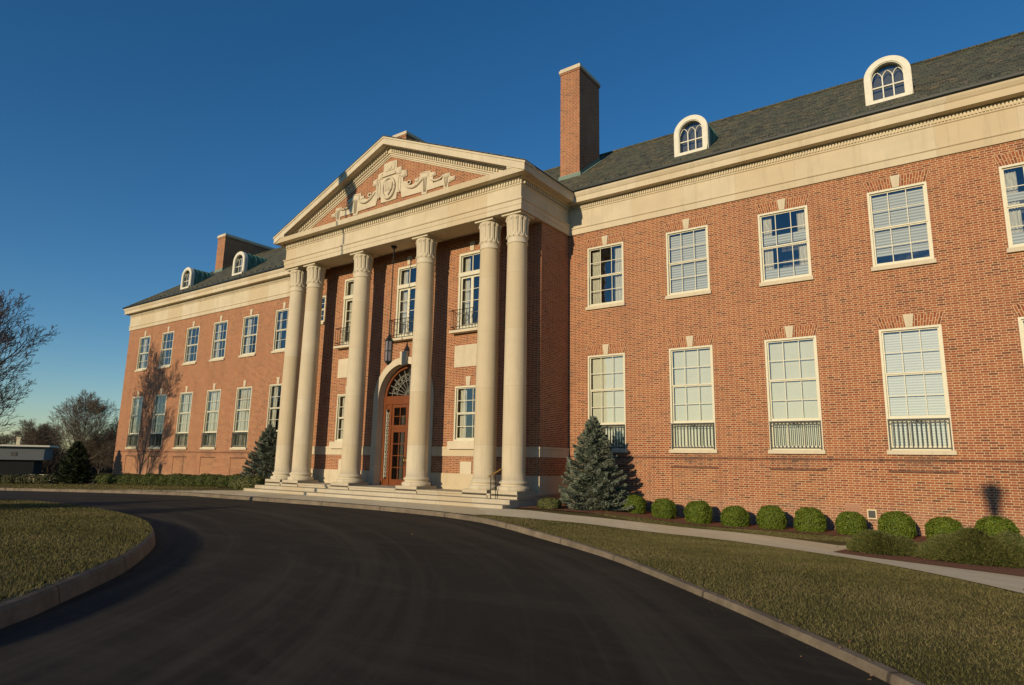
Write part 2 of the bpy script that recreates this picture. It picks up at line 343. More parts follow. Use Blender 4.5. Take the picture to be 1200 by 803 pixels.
def kerb(name,P,prof,closed=False):
    b=MB(); m=len(prof); vs=[];fs=[];n=len(P)
    for i,p in enumerate(P):
        a=P[(i-1)%n] if closed else P[max(i-1,0)]; c=P[(i+1)%n] if closed else P[min(i+1,n-1)]
        t=np.array(c)-np.array(a); t=t/np.linalg.norm(t); nx_,ny_=-t[1],t[0]; g=G(p[0],p[1]); wv=.012*noise.noise(Vector((p[0]*1.3,p[1]*1.3,0)))
        for o,z in prof: vs.append((p[0]+nx_*(o+wv),p[1]+ny_*(o+wv),g+z+wv*.5))
    for i in range(n if closed else n-1):
        a=i*m; q=((i+1)%n)*m
        for j in range(m-1): fs.append((a+j,q+j,q+j+1,a+j+1))
    b.add(vs,fs,False); o=b.build(name,M['kerb']); o['kind']='structure'; return o
kerb('kerb',KC,[(-.01,-.3),(-.01,-.13),(.005,-.02),(.02,.004),(.10,.008),(.11,-.2)])
IP=[(-30,-22),(-22,-17.4),(-14,-15.4),(-8,-14.6),(-4.4,-14.1),(-3,-13.7),(0,-13.55),(1.9,-13.72),(3.9,-14.05),(5.5,-14.5),(7.1,-15.2),(8.45,-16.0),(9.85,-16.97),(11.12,-18.07),(12.1,-19.0),(13.0,-20.3),(13.3,-22),(12.6,-25),(10,-28),(4,-31),(-8,-33),(-20,-31),(-28,-27)]
ip=cat([IP[-1]]+IP+[IP[0],IP[1]],6)[6:-6]; 
IC=[tuple(p) for p in ip[:-1]]
# island kerb (offset inward is to the right of travel)
def koff(P,d):
    n=len(P); out=[]
    for i in range(n):
        a=np.array(P[(i-1)%n]);c=np.array(P[(i+1)%n]); t=c-a; t=t/(np.linalg.norm(t)+1e-9); out.append((P[i][0]+t[1]*d,P[i][1]-t[0]*d))
    return out
kerb('island_kerb',IC,[(.03,-.3),(.03,-.13),(0,.035),(-.03,.075),(-.2,.08),(-.21,-.1)],True)
inner=koff(IC,.19); cx_,cy_=-6,-22
b=MB(); vs=[];fs=[]; n=len(inner); nr=16
for j in range(nr):
    t=(j/nr)
    for (x,y) in inner:
        X=x+(cx_-x)*t; Y=y+(cy_-y)*t; vs.append((X,Y,G(X,Y)+.10+.22*(1-(1-t)**2)*.5+.012*noise.noise(Vector((X*2,Y*2,0)))))
vs.append((cx_,cy_,.24))
for j in range(nr-1):
    for i in range(n): k=(i+1)%n; fs.append((j*n+i,j*n+k,(j+1)*n+k,(j+1)*n+i))
for i in range(n): fs.append(((nr-1)*n+i,(nr-1)*n+(i+1)%n,nr*n))
b.add(vs,fs,True); isl=b.build('island_lawn',M['turf']); isl['kind']='structure'
def strip(name,A,B,off,mat,nv=6,sub=4):
    return sheet(name,cat(A,sub),cat(B,sub),nv,off,mat,pw=1.)
# paved apron in front of the steps and the walk to the right
K=[tuple(p) for p in KC]
strip('apron',[(-14,-7.35),(-11,-7.1),(-8,-6.92),(-5,-6.77),(-2.5,-6.62),(1.9,-6.38),(5.95,-6.56),(7.3,-6.84),(8.04,-6.9)],[(-13,-6.6),(-11,-6.0),(-8,-4.5),(-7.2,-4.2),(-2.5,-4.2),(1.9,-4.2),(5.5,-4.2),(7.3,-4.3),(8.3,-5.4)],.012,M['concrete'],5)
strip('walk',[(7.3,-6.84),(8.1,-6.7),(9.1,-6.35),(9.85,-5.95),(10.9,-5.2),(12.98,-4.75),(15.4,-5.7),(17.5,-7.45),(18.94,-9.4),(20.2,-11.4),(22,-14.5),(25,-20)],[(7.25,-4.3),(7.9,-4.35),(9.1,-4.3),(10.1,-3.7),(11.4,-3.0),(12.9,-2.75),(14.9,-3.2),(16.97,-4.3),(18.6,-5.6),(20.1,-7.5),(22.6,-11),(26.5,-18)],.016,M['concrete'],5)
strip('mulch_bed',[(7.1,-3.7),(9,-3.3),(10.5,-2.1),(12,-1.75),(14,-1.7),(16,-1.75),(18,-1.8),(22,-1.9),(30,-2)],[(7.1,-.1),(9,-.1),(10.5,-.1),(12,-.1),(14,-.1),(16,-.1),(18,-.1),(22,-.1),(30,-.1)],.02,M['mulch'],4)
strip('mulch_bed_juniper',[(16.9,-6.0),(17.6,-6.6),(18.6,-7.2),(19.6,-7.9),(21.4,-9.2)],[(17.0,-4.8),(17.9,-4.4),(18.9,-4.1),(20,-4.2),(21.8,-4.6)],.024,M['mulch'],4)
strip('branch_walk',[(17.0,-4.9),(17.9,-4.1),(18.7,-3.6),(20.2,-3.3),(23,-3.1)],[(16.7,-4.2),(17.7,-3.4),(18.6,-2.9),(20.2,-2.5),(23,-2.3)],.02,M['concrete'],4)
strip('mulch_bed_left',[(-31,-2.2),(-24,-2.1),(-18,-2.0),(-12,-2.0),(-7.3,-3.0)],[(-31,-.1),(-24,-.1),(-18,-.1),(-12,-.1),(-7.3,-.1)],.02,M['mulch'],4)
# grass blades
rng=np.random.default_rng(3)
def blades(name,x0,x1,y0,y1,n,test,zf,label,h=(.016,.034)):
    x=rng.uniform(x0,x1,n); y=rng.uniform(y0,y1,n)
    dist=np.hypot(x-19.63,y+21.4); keep=test(x,y)&(rng.random(n)<np.clip(14/dist,.25,1)); x=x[keep];y=y[keep];dist=dist[keep]; n=len(x)
    a=rng.uniform(0,2*np.pi,n); wd=.0038*np.clip(dist/9,1,3)*rng.uniform(.7,1.3,n); hh=rng.uniform(h[0],h[1],n)
    P=np.stack([x,y,zf(x,y)],1); U=np.stack([np.cos(a)*wd,np.sin(a)*wd,0*a],1); V=np.stack([rng.normal(0,.018,n),rng.normal(0,.018,n),hh],1)
    o=cards(name,P,U,V,M['blade'],tri=True); tag(o,label,'grass',kind='stuff'); return o
from bisect import bisect
kx=np.array([p[0] for p in K]); ky=np.array([p[1] for p in K])
ww=cat([(7.3,-6.84),(8.1,-6.7),(9.1,-6.35),(9.85,-5.95),(10.9,-5.2),(12.98,-4.75),(15.4,-5.7),(17.5,-7.45),(18.94,-9.4),(20.2,-11.4),(22,-14.5),(25,-20)],6)
wx=np.array([p[0] for p in ww]); wy=np.array([p[1] for p in ww])
m_=kx<22.9
def t_right(x,y):
    return (y>np.interp(x,kx[m_],ky[m_])+.15+.04*np.sin(x*9)+.03*np.sin(x*23))&(y<np.interp(x,wx,wy)-.03+.03*np.sin(x*7))
blades('grass_blades',8,22,-20,-4,520000,t_right,lambda x,y:Gv(x,y),'short patchy winter grass between the drive kerb and the concrete walk')
mx=kx<9
def t_left(x,y): return (y>np.interp(x,kx[mx],ky[mx])+.2)&(y<np.where(x<-13,-2.1,np.where(x<-8.2,-6.6+.45*(x+13),-99)))
blades('grass_blades',-34,-7,-11,-1.5,90000,t_left,lambda x,y:Gv(x,y),'strip of pale winter grass between the far kerb and the clipped hedge',(.03,.06))
def t_mid(x,y): return (y>np.where(x<12,-2.95,-3.1))&(y<-1.75)&(y>np.interp(x,[9,10.1,11.4,12.9,14.9,16.97,18.6,20.1],[-4.2,-3.6,-2.95,-2.7,-3.15,-4.25,-5.5,-7.4]))
blades('grass_blades',9.4,20.5,-4,-1.5,60000,t_mid,lambda x,y:Gv(x,y)+.0,'thin grass verge between the concrete walk and the boxwood bed')
ia=np.array(inner)
def inpoly(x,y,P):
    c=np.zeros(len(x),bool); n=len(P); j=n-1
    for i in range(n):
        xi,yi=P[i];xj,yj=P[j]
        k=((yi>y)!=(yj>y))&(x<(xj-xi)*(y-yi)/(yj-yi+1e-12)+xi); c^=k; j=i
    return c
from mathutils.bvhtree import BVHTree
bt=BVHTree.FromPolygons([v.co[:] for v in isl.data.vertices],[tuple(p.vertices) for p in isl.data.polygons])
def zisl(x,y):
    gx=np.linspace(-16,14,121); gy=np.linspace(-27,-13,57); T=np.zeros((57,121))
    for j,yy in enumerate(gy):
        for i,xx in enumerate(gx):
            h=bt.ray_cast(Vector((xx,yy,5)),Vector((0,0,-1)))[0]; T[j,i]=h.z if h else .1
    fx=(x+16)/30*120; fy=(y+27)/14*56; i=np.clip(fx.astype(int),0,119); j=np.clip(fy.astype(int),0,55); u=fx-i; v=fy-j
    return (T[j,i]*(1-u)+T[j,i+1]*u)*(1-v)+(T[j+1,i]*(1-u)+T[j+1,i+1]*u)*v
inn2=koff(IC,.05)
blades('grass_blades',-15,13,-23,-13.4,650000,lambda x,y:inpoly(x,y,inn2),lambda x,y:np.maximum(zisl(x,y),.095)-.004,'rough sunlit grass covering the kerbed traffic island',(.02,.048))
nl=420; xa=rng.integers(40,len(K)-30,nl); off=0; lx=np.array([K[i][0] for i in xa])+rng.normal(0,.15,nl); ly=np.array([K[i][1] for i in xa])+rng.normal(0.06,.10,nl)
lx=np.concatenate([lx,rng.uniform(9,20,160)]); ly=np.concatenate([ly,rng.uniform(-12,-2,160)]); nl=len(lx)
onroad=ly<np.interp(lx,kx[m_],ky[m_])+.0; lz=Gv(lx,ly)+np.where(onroad,-.105,.03)
keep=~(onroad&(lx>10)); keep=keep|(rng.random(nl)<.6); lx,ly,lz=lx[keep],ly[keep],lz[keep]; nl=len(lx); lz=np.where(lx>16,np.maximum(lz,Gv(lx,ly)-.055),lz)
a=rng.uniform(0,6.28,nl); sz=rng.uniform(.008,.02,nl)[:,None]
U=np.stack([np.cos(a),np.sin(a),rng.normal(0,.2,nl)],1)*sz; V=np.stack([-np.sin(a),np.cos(a),rng.normal(0,.4,nl)],1)*sz*.7
o=cards('fallen_leaves',np.stack([lx,ly,lz],1),U,V,leafmat('dead_leaf',[(0,(.10,.05,.025)),(.5,(.20,.11,.05)),(1,(.32,.20,.10))],.8)); tag(o,'small dry brown leaves scattered along the right kerb and lawn','leaf litter',kind='stuff')
# ---------------------------------------------------------------- the building
B=empty('brick_building',(0,0,0)); tag(B,'long two storey red brick building with a six column stone portico and slate roof','building')
FL=.4     # portico floor level
W0=8.53; WS=3.243; HW=.772
def wall(name,x0,x1,z0,z1,holes,y,dep,mat,parent=B):
    xs=sorted({x0,x1,*[h[0] for h in holes],*[h[1] for h in holes]}); zs=sorted({z0,z1,*[h[2] for h in holes],*[h[3] for h in holes]})
    b=MB()
    for i in range(len(xs)-1):
        for j in range(len(zs)-1):
            cx=(xs[i]+xs[i+1])/2; cz=(zs[j]+zs[j+1])/2
            if any(h[0]<cx<h[1] and h[2]<cz<h[3] for h in holes): continue
            b.add([(xs[i],y,zs[j]),(xs[i+1],y,zs[j]),(xs[i+1],y,zs[j+1]),(xs[i],y,zs[j+1])],[(0,1,2,3)])
    for h in holes:
        a0,a1,c0,c1=h[:4]; dd=h[4] if len(h)>4 else dep
        b.add([(a0,y,c0),(a0,y+dd,c0),(a0,y+dd,c1),(a0,y,c1)],[(0,1,2,3)]); b.add([(a1,y,c0),(a1,y,c1),(a1,y+dd,c1),(a1,y+dd,c0)],[(0,1,2,3)])
        b.add([(a0,y,c1),(a0,y+dd,c1),(a1,y+dd,c1),(a1,y,c1)],[(0,1,2,3)]); b.add([(a0,y,c0),(a1,y,c0),(a1,y+dd,c0),(a0,y+dd,c0)],[(0,1,2,3)])
    return b.build(name,mat,parent,recalc=False)
LO=(2.0,5.5); UP=(7.40,9.78)
for sg in (1,-1):
    hs=[]
    for i in range(7):
        xc=sg*(W0+i*WS); hs+=[(xc-HW,xc+HW,*LO),(xc-HW,xc+HW,*UP),(xc-HW,xc+HW,.22,1.38,.025)]
    a,c=(6.9,30.5) if sg>0 else (-30.5,-6.9)
    wall('wall',a,c,-1.1,10.46,hs,0,.16,M['brick'])
    b=MB()
    for i in range(7):
        xc=sg*(W0+i*WS); b.add([(xc-HW,.025,.22),(xc+HW,.025,.22),(xc+HW,.025,1.38),(xc-HW,.025,1.38)],[(0,1,2,3)])
    for i in range(7):
        xc=sg*(W0+i*WS); b2=MB(); b2.add([(xc-HW,.0252,.22),(xc+HW,.0252,.22),(xc+HW,.0252,1.38),(xc-HW,.0252,1.38)],[(0,1,2,3)]); b2.build('infill_panel',M['panel'],B,recalc=False)
        b3=MB(); b3.box(xc-HW-.05,xc+HW+.05,-.008,.02,1.381,1.381+.0677); b3.build('panel_lintel',M['soot'],B)
    b=MB(); b.box(a,c,-.007,.01,1.69,1.757); b.build('belt_course',M['soot'],B)
b=MB()
b.box(-30.5,-30.2,.02,10.8,-1.1,12.0); b.box(30.2,30.5,.02,10.8,-1.1,12.0); b.box(-30.5,30.5,10.6,10.8,-1.1,12.0); b.build('rear_wall',M['brick'],B)
b=MB()
for a,c in ((7,30.1),(-30.1,-7)): b.box(a,c,1.3,1.4,-.5,11.9); b.box(a,c,.17,1.3,6.2,6.4); b.box(a,c,.17,1.3,1.2,1.4)
b.box(-6.8,6.8,.2,.3,.4,10.4); b.build('interior',M['room'],B)
# --- windows
def window_mesh(W,H,cols,sashes,rows,split=0):
    """outer frame, sash bars, glass. local origin at bottom centre of the opening, facade plane y=0"""
    f=MB(); t=.062
    f.box(-W,-W+t,-.012,.15,0,H); f.box(W-t,W,-.012,.15,0,H); f.box(-W+t,W-t,-.012,.15,H-t,H); f.box(-W+t,W-t,-.012,.15,0,.06)
    f.box(-W+t,W-t,-.012,.15,split-.045,split+.025) if split else None
    s=MB(); g=MB(); x0,x1=-W+t,W-t; z0,z1=(split+.025 if split else .06),H-t; sh=(z1-z0)/sashes
    for k in range(-1 if split else 0,sashes):
        yo=.05+.028*(sashes-1-k) if k>=0 else .06; a=z0+k*sh; c=a+sh; st=.04
        if k<0: a,c=.06,split-.045
        s.box(x0,x0+st,yo,yo+.03,a,c); s.box(x1-st,x1,yo,yo+.03,a,c)
        s.box(x0+st,x1-st,yo,yo+.03,a,a+(.065 if k<=0 else .04)); s.box(x0+st,x1-st,yo,yo+.03,c-.035,c)
        for j in range(1,cols):
            xx=x0+(x1-x0)*j/cols; s.box(xx-.0115,xx+.0115,yo+.002,yo+.028,a+.045,c-.045)
        for j in range(1,rows if k>=0 else 1):
            zz=a+sh*j/rows; s.box(x0+st,x1-st,yo+.004,yo+.026,zz-.0115,zz+.0115)
        g.add([(x0+.02,yo+.015,a+.02),(x1-.02,yo+.015,a+.02),(x1-.02,yo+.015,c-.02),(x0+.02,yo+.015,c-.02)],[(0,1,2,3)])
    return f,s,g
def sill_mb(w_,h=.12):
    b=MB(); b.box(-w_,w_,-.09,.06,-h,0); return b
def keystone_mb(h=.37,b0=.085,b1=.13):
    b=MB(); b.prism([(-b0,0),(b0,0),(b1,h),(-b1,h)],-.035,.02); return b
_mc={}
def cached(key,fn,name,mat):
    if key not in _mc: _mc[key]=fn().mesh(name,mat,True)
    return _mc[key]
def link(name,me,parent,loc=(0,0,0)):
    o=bpy.data.objects.new(name,me); C.objects.link(o); o.parent=parent; o.location=loc; return o
def drape(kind,W,H,rnd):
    """things hanging behind the glass, each a mesh"""
    out=[]; iw=W-.09
    if kind in ('shade','blind'):
        z0=.08 if rnd>.35 else .08+(H*.12); m=M['blind_shaded'] if (kind=='blind' and H<3) else M[kind]; b=MB(); b.add([(-iw,.19,z0),(iw,.19,z0),(iw,.19,H-.1),(-iw,.19,H-.1)],[(0,1,2,3)]); out.append(('window_'+kind if kind=='shade' else 'blind',b,m))
    if kind=='halfblind':
        b=MB(); b.add([(-iw,.19,H*.5+.2*rnd),(iw,.19,H*.5+.2*rnd),(iw,.19,H*.68),(-iw,.19,H*.68)],[(0,1,2,3)]); out.append(('blind',b,M['blind_shaded']))
        b=MB(); b.add([(-iw,.19,.06),(iw,.19,.06),(iw,.19,H*.2),(-iw,.19,H*.2)],[(0,1,2,3)]); out.append(('blind',b,M['blind_shaded']))
    if kind in ('curtain','halfblind','open','full'):
        wd={'curtain':.55,'halfblind':.42,'open':.16,'full':.92}[kind]*iw
        for sgn in (-1,1):
            b=MB(); n=14; vs=[]
            for k in range(n+1):
                x=sgn*(iw-wd*k/n); y=.24+.03*math.sin(k*1.9+rnd*6)
                vs+=[(x,y,.08),(x,y,H-.1)]
            b.add(vs,[(2*k,2*k+2,2*k+3,2*k+1) for k in range(n)],True); out.append(('curtain',b,M['curtain']))
    return out
def window(xc,y,z0,z1,W,cols,sashes,rows,dr,split=0,sill=.05,key=True,arch=True,rnd=.5,mat='cream',sillh=.12):
    H=z1-z0; k=(round(W,3),round(H,3),cols,sashes,rows,split)
    if k not in _mc:
        f,s,g=window_mesh(W,H,cols,sashes,rows,split); _mc[k]=(f.mesh('frame',M[mat],True),s.mesh('sash',M[mat],True),g.mesh('glass_pane',M['glass'],False))
    fm,sm,gm=_mc[k]
    o=link('window',fm,B,(xc,y,z0)); link('sash',sm,o); link('glass_pane',gm,o)
    if sill: link('sill',cached(('sill',round(W+sill,3),sillh),lambda:sill_mb(W+sill,sillh),'sill',M['stone']),o)
    if arch: link('flat_arch',cached(('arch',W),lambda:MB().prism([(-W,0),(W,0),(W+.10,.34),(-W-.10,.34)],-.006,.01),'flat_arch',M['arch']),o,(0,0,H+.004))
    if key: link('keystone',cached('key',keystone_mb,'keystone',M['stone']),o,(0,0,H+.004))
    for nm,b,m in drape(dr,W,H,rnd): b.build(nm,m,o,recalc=False)
    return o
upR=['curtain','blind','halfblind','blind','halfblind','blind','open']; loR=['shade','shade','shade','blind','shade','shade','shade']
upL=['open','open','curtain','curtain','open','open','curtain']; loL=['open','curtain','full','full','full','open','curtain']
random.seed(11)
def railing_mb(W,H,n,y):
    b=MB()
    b.box(-W,W,y-.015,y+.015,H-.03,H); b.box(-W,W,y-.012,y+.012,.05,.075); b.box(-W,W,y-.008,y+.008,H-.13,H-.112)
    for k in range(n+1):
        x=-W+.014+(2*W-.028)*k/n; b.box(x-.012,x+.012,y-.010,y+.010,.05,H-.02)
    for x in (-W+.02,W-.02): b.box(x-.014,x+.014,y-.014,y+.014,0,H)
    b.tube([(-.12,y,H-.075),(-.04,y,H-.04),(.04,y,H-.1),(.12,y,H-.06)],.012,5)
    return b
for i in range(7):
    for sg in (1,-1):
        xc=sg*(W0+i*WS); u,l=(upR,loR) if sg>0 else (upL,loL)
        window(xc,0,*UP,HW,3,2,2,u[i],rnd=random.random())
        window(xc,0,*LO,HW,3,2,2,l[i],split=.88,rnd=.5+random.random()*.5)
        r=link('window_railing',cached('rail',lambda:railing_mb(HW-.03,.88,13,-.05),'window_railing',M['iron']),B,(xc,0,2.0))
# --- wing entablature
EP=[(-.02,10.44),(.06,10.44),(.06,10.655),(.095,10.68),(.095,10.72),(.05,10.725),(.05,11.39),(.08,11.41),(.08,11.455),(.06,11.46),(.06,11.60),(.10,11.605),(.11,11.64),(.38,11.645),(.36,11.86),(.39,11.89),(.44,11.99),(.445,12.05),(-.02,12.05)]
def dentils(b,x0,x1,y,z0,z1,step=.088,wd=.052,d=.05):
    n=int((x1-x0)/step)
    for k in range(n):
        x=x0+(k+.5)*step-wd/2; b.box(x,x+wd,y-d,y+.005,z0,z1)
for sg in (1,-1):
    b=MB(); path=[(6.95,0),(30.5,0),(30.5,10.8),(6.95,10.8)]
    if sg<0: path=[(-x,y) for x,y in path][::-1]
    b.sweep(path,EP); e=b.build('entablature',M['frieze'],B)
    b=MB(); dentils(b,*((7.05,30.5) if sg>0 else (-30.5,-7.05)),-.06,11.47,11.60); b.build('dentils',M['stone'],e)
    b=MB(); path2=[(x,y) for x,y in path]; b.sweep(path2,[(.30,12.055),(.44,12.055),(.50,12.10),(.50,12.17),(.47,12.17),(.45,12.12),(.30,12.12)]); b.build('gutter',M['iron'],B)
# --- roofs
rz=16.57; e=.47
b=MB(); b.add([(-30.5-e,-e,12.09),(30.5+e,-e,12.09),(30.5+e,10.8+e,12.09),(-30.5-e,10.8+e,12.09),(-25.1,5.4,rz),(25.1,5.4,rz)],[(0,1,5,4),(1,2,5),(2,3,4,5),(3,0,4),(0,3,2,1)]); roof=b.build('roof',M['slate'],B)
b=MB(); dentils(b,-30.5,30.5,.03,12.36,12.42,.62,.04,.05)
for k in range(98): x=-30+.62*k; b.box(x,x+.05,.12,.20,12.52,12.62)
b.build('snow_guards',M['iron'],roof)
b=MB(); b.tube([(-25.1,5.4,rz+.02),(25.1,5.4,rz+.02)],.07,8)
for s1 in (-1,1):
    for yy in (-e,10.8+e): b.tube([(s1*25.1,5.4,rz),(s1*(30.5+e),yy,12.12)],.045,6)
b.build('ridge_cap',M['slate'],roof)
sl_=.4215
b=MB(); x1=7.42; zt=15.17
for y0,y1 in ((-3.93,4.4),):
    b.add([(-x1,y0,zt-sl_*x1),(0,y0,zt),(x1,y0,zt-sl_*x1),(-x1,y1,zt-sl_*x1),(0,y1,zt),(x1,y1,zt-sl_*x1),(-x1,y0,zt-.05-sl_*x1),(0,y0,zt-.05),(x1,y0,zt-.05-sl_*x1),(-x1,y1,zt-.05-sl_*x1),(0,y1,zt-.05),(x1,y1,zt-.05-sl_*x1)],
      [(0,1,4,3),(1,2,5,4),(6,9,10,7),(7,10,11,8),(0,6,7,1),(1,7,8,2),(0,3,9,6),(2,8,11,5)])
b.build('portico_roof',M['slate'],B)
# --- portico entablature
PX=6.95; PY=-3.45
path=[(-PX,0),(-PX,PY),(PX,PY),(PX,0)]
pe=[(-.99,10.44),(.03,10.44),(.03,10.62),(.05,10.64),(.05,10.80),(.09,10.83),(.09,10.87),(.0,10.875),(.0,11.39),(.03,11.41),(.03,11.455),(.01,11.46),(.01,11.61),(.10,11.62),(.11,11.67),(.40,11.675),(.43,11.88),(-.99,11.88)]
b=MB(); b.sweep(path,pe); pent=b.build('portico_entablature',M['frieze'],B)
b=MB(); dentils(b,-PX,PX,PY-.01,11.47,11.60,.125,.075); b.build('dentils',M['stone'],pent)
for s1 in (-1,1):
    b=MB()
    for k in range(26): y=-.15-.125*k; x=s1*(PX+.045); b.box(x-.035,x+.035,y-.035,y+.035,11.47,11.60)
    b.build('dentils',M['stone'],pent); b=MB()
    xa,xb=sorted((s1*6.6,s1*7.385)); b.box(xa,xb,-3.895,-.02,11.885,11.97); xa,xb=sorted((s1*6.6,s1*7.42)); b.box(xa,xb,-3.898,-.02,11.97,12.055)
    b.build('side_cornice',M['stone'],pent)
b=MB(); b.add([(-PX+.9,-2.5,10.6),(PX-.9,-2.5,10.6),(PX-.9,-1.9,10.6),(-PX+.9,-1.9,10.6)],[(0,1,2,3)]); b.build('portico_ceiling',M['stone'],B)
# --- pediment
def zt_(x): return 15.146-sl_*abs(x)
ped=MB(); ped.prism([(-7.0,11.885),(7.0,11.885),(0,15.146-.4)],-3.38,-2.6); ped=ped.build('pediment',M['brick'],B)
b=MB()
for s1 in (-1,1):
    def layer(xo,y0,y1,d0,d1,xi=0,zmin=None):
        P=[(xi,zt_(xi)-d1),(s1*xo,zt_(xo)-d1),(s1*xo,zt_(xo)-d0),(xi,zt_(xi)-d0)]
        if s1<0: P=P[::-1]
        b.prism(P,y0,y1)
    layer(7.43,-3.93,-3.3,0,.10); layer(7.39,-3.90,-3.3,.10,.36); layer(7.2,-3.62,-3.3,.36,.40)
    layer(6.2,-3.50,-3.3,.40,.62); layer(5.85,-3.45,-3.3,.62,.70); layer(5.6,-3.41,-3.3,.70,.76)
rk=b.build('raking_cornice',M['stone'],ped)
for s1 in (-1,1):
    b=MB()
    for k in range(47):
        x=s1*(.15+k*.125); z=zt_(x)-.50; h=.055; dx=.036
        P=[(x-dx,z-h-sl_*s1*(-dx)),(x+dx,z-h-sl_*s1*dx),(x+dx,z+h-sl_*s1*dx),(x-dx,z+h-sl_*s1*(-dx))]
        b.prism(P,-3.57,-3.495)
    b.build('dentils',M['stone'],ped)
# carved ornament
half=[(0,14.17),(.40,14.14),(.42,13.78),(.70,13.75),(.74,13.56),(1.02,13.52),(1.05,13.24),(.82,13.22),(.83,13.04),(1.05,12.98),(1.07,12.85),(1.31,12.75),(1.52,12.80),(1.58,12.97),(1.79,13.0),(1.80,13.15),(2.37,13.13),(2.41,13.03),(2.67,13.0),(2.68,12.83),(2.54,12.82),(2.55,12.54),(3.04,12.56),(3.05,12.78),(3.45,12.77),(3.49,12.58),(3.74,12.56),(3.72,12.38),(3.39,12.35),(3.39,12.15),(3.14,12.15),(3.13,12.30),(2.24,12.29),(2.22,12.16),(1.95,12.17),(1.92,12.30),(.78,12.33),(.72,12.62),(.48,12.63),(.47,12.36),(0,12.34)]
poly=[p for p in half]+[(-x,z) for x,z in half[1:-1][::-1]]
b=MB(); b.prism(poly[::-1],-3.43,-3.37); carv=b.build('carved_ornament',M['stone'],ped,bevel=.008)
b=MB()
def disc(cx,cz,rx,rz,y0,y1,n=28): b.prism([(cx+rx*math.cos(2*math.pi*k/n),cz+rz*math.sin(2*math.pi*k/n)) for k in range(n)],y0,y1)
def el(cx,cz,rx,rz,y,r,a0=0,a1=360,n=26): b.tube([(cx+rx*math.cos(R(a0+(a1-a0)*k/n)),y,cz+rz*math.sin(R(a0+(a1-a0)*k/n))) for k in range(n+1)],r,7)
disc(0,12.93,.33,.44,-3.445,-3.43); el(0,12.93,.35,.46,-3.47,.06); b.prism([(-.42,13.5),(.42,13.5),(.34,13.62),(-.34,13.62)][::-1]*1,-3.50,-3.43)
b.prism([(-.24,13.2),(0,13.28),(.24,13.2),(.22,12.85),(0,12.6),(-.22,12.85)][::-1],-3.51,-3.46)
for x in (-.14,-.05,.05,.14): b.tube([(x,-3.515,12.78),(x,-3.515,13.18)],.018,5)
b.box(-.3,.3,-3.455,-3.43,13.74,14.05); disc(0,13.88,.12,.10,-3.48,-3.43)
for s1 in (-1,1):
    el(s1*.62,13.0,.08,.4,-3.44,.022)
    for (xa,xb,za,zb) in ((.44,.70,13.45,13.70),(.74,1.0,13.26,13.5),(1.55,1.76,12.82,12.96),(1.85,2.33,12.86,13.08),(2.44,2.64,12.84,12.95),(3.1,3.42,12.6,12.74),(3.44,3.7,12.4,12.54)):
        u0,u1=sorted((s1*xa,s1*xb)); b.box(u0,u1,-3.46,-3.43,za,zb); u0,u1=sorted((s1*(xa+.05),s1*(xb-.05))); b.box(u0,u1,-3.475,-3.46,za+.04,zb-.04)
    b.tube([(s1*(.85+1.25*t),-3.445-.02*math.sin(math.pi*t),12.95+.06*t-1.45*t*(1-t)) for t in [k/14 for k in range(15)]],[.03+.03*math.sin(math.pi*k/14) for k in range(15)],8)
    b.tube([(s1*(2.2+1.0*t),-3.46,12.95-.2*t-1.0*t*(1-t)) for t in [k/12 for k in range(13)]],[.022+.025*math.sin(math.pi*k/12) for k in range(13)],8)
    for k in range(3): b.tube([(s1*(2.02+.09*k),-3.45,13.1),(s1*(2.02+.08*k),-3.46,12.7),(s1*(2.06+.05*k),-3.44,12.25)],.018,6)
    for k in range(3): b.tube([(s1*(3.18+.09*k),-3.45,12.72),(s1*(3.2+.07*k),-3.46,12.4),(s1*(3.24+.03*k),-3.44,12.2)],.015,6)
    el(s1*3.6,12.47,.08,.07,-3.44,.025); el(s1*2.1,13.05,.16,.07,-3.45,.03); el(s1*1.2,12.9,.1,.08,-3.44,.03)
b.build('cartouche',M['stone'],carv)
# --- portico walls
BY=-1.99; BX=6.9
DW=1.47; SPR=4.05
bh=[(-DW,DW,FL,SPR+DW+.02,.38)]
for xc in (-3.55,0,3.55):
    bh.append((xc-.67,xc+.67,6.63,9.85,.2))
    if xc: bh.append((xc-.67,xc+.67,2.24,4.38,.2))
bh.append((-5.95-.37,-5.95+.37,7.95,9.28,.2))
wall('portico_wall',-BX,BX,FL-.5,10.62,bh,BY,.2,M['brick'])
b=MB()
b.add([(BX,BY,FL-.5),(BX,.05,FL-.5),(BX,.05,10.46),(BX,BY,10.46)],[(0,1,2,3)]); b.build('portico_side_wall',M['brick'],B,recalc=False); b=MB(); b.add([(-BX,BY,FL-.5),(-BX,BY,10.46),(-BX,.05,10.46),(-BX,.05,FL-.5)],[(0,1,2,3)])
b.build('portico_side_wall',M['brick'],B,recalc=False)
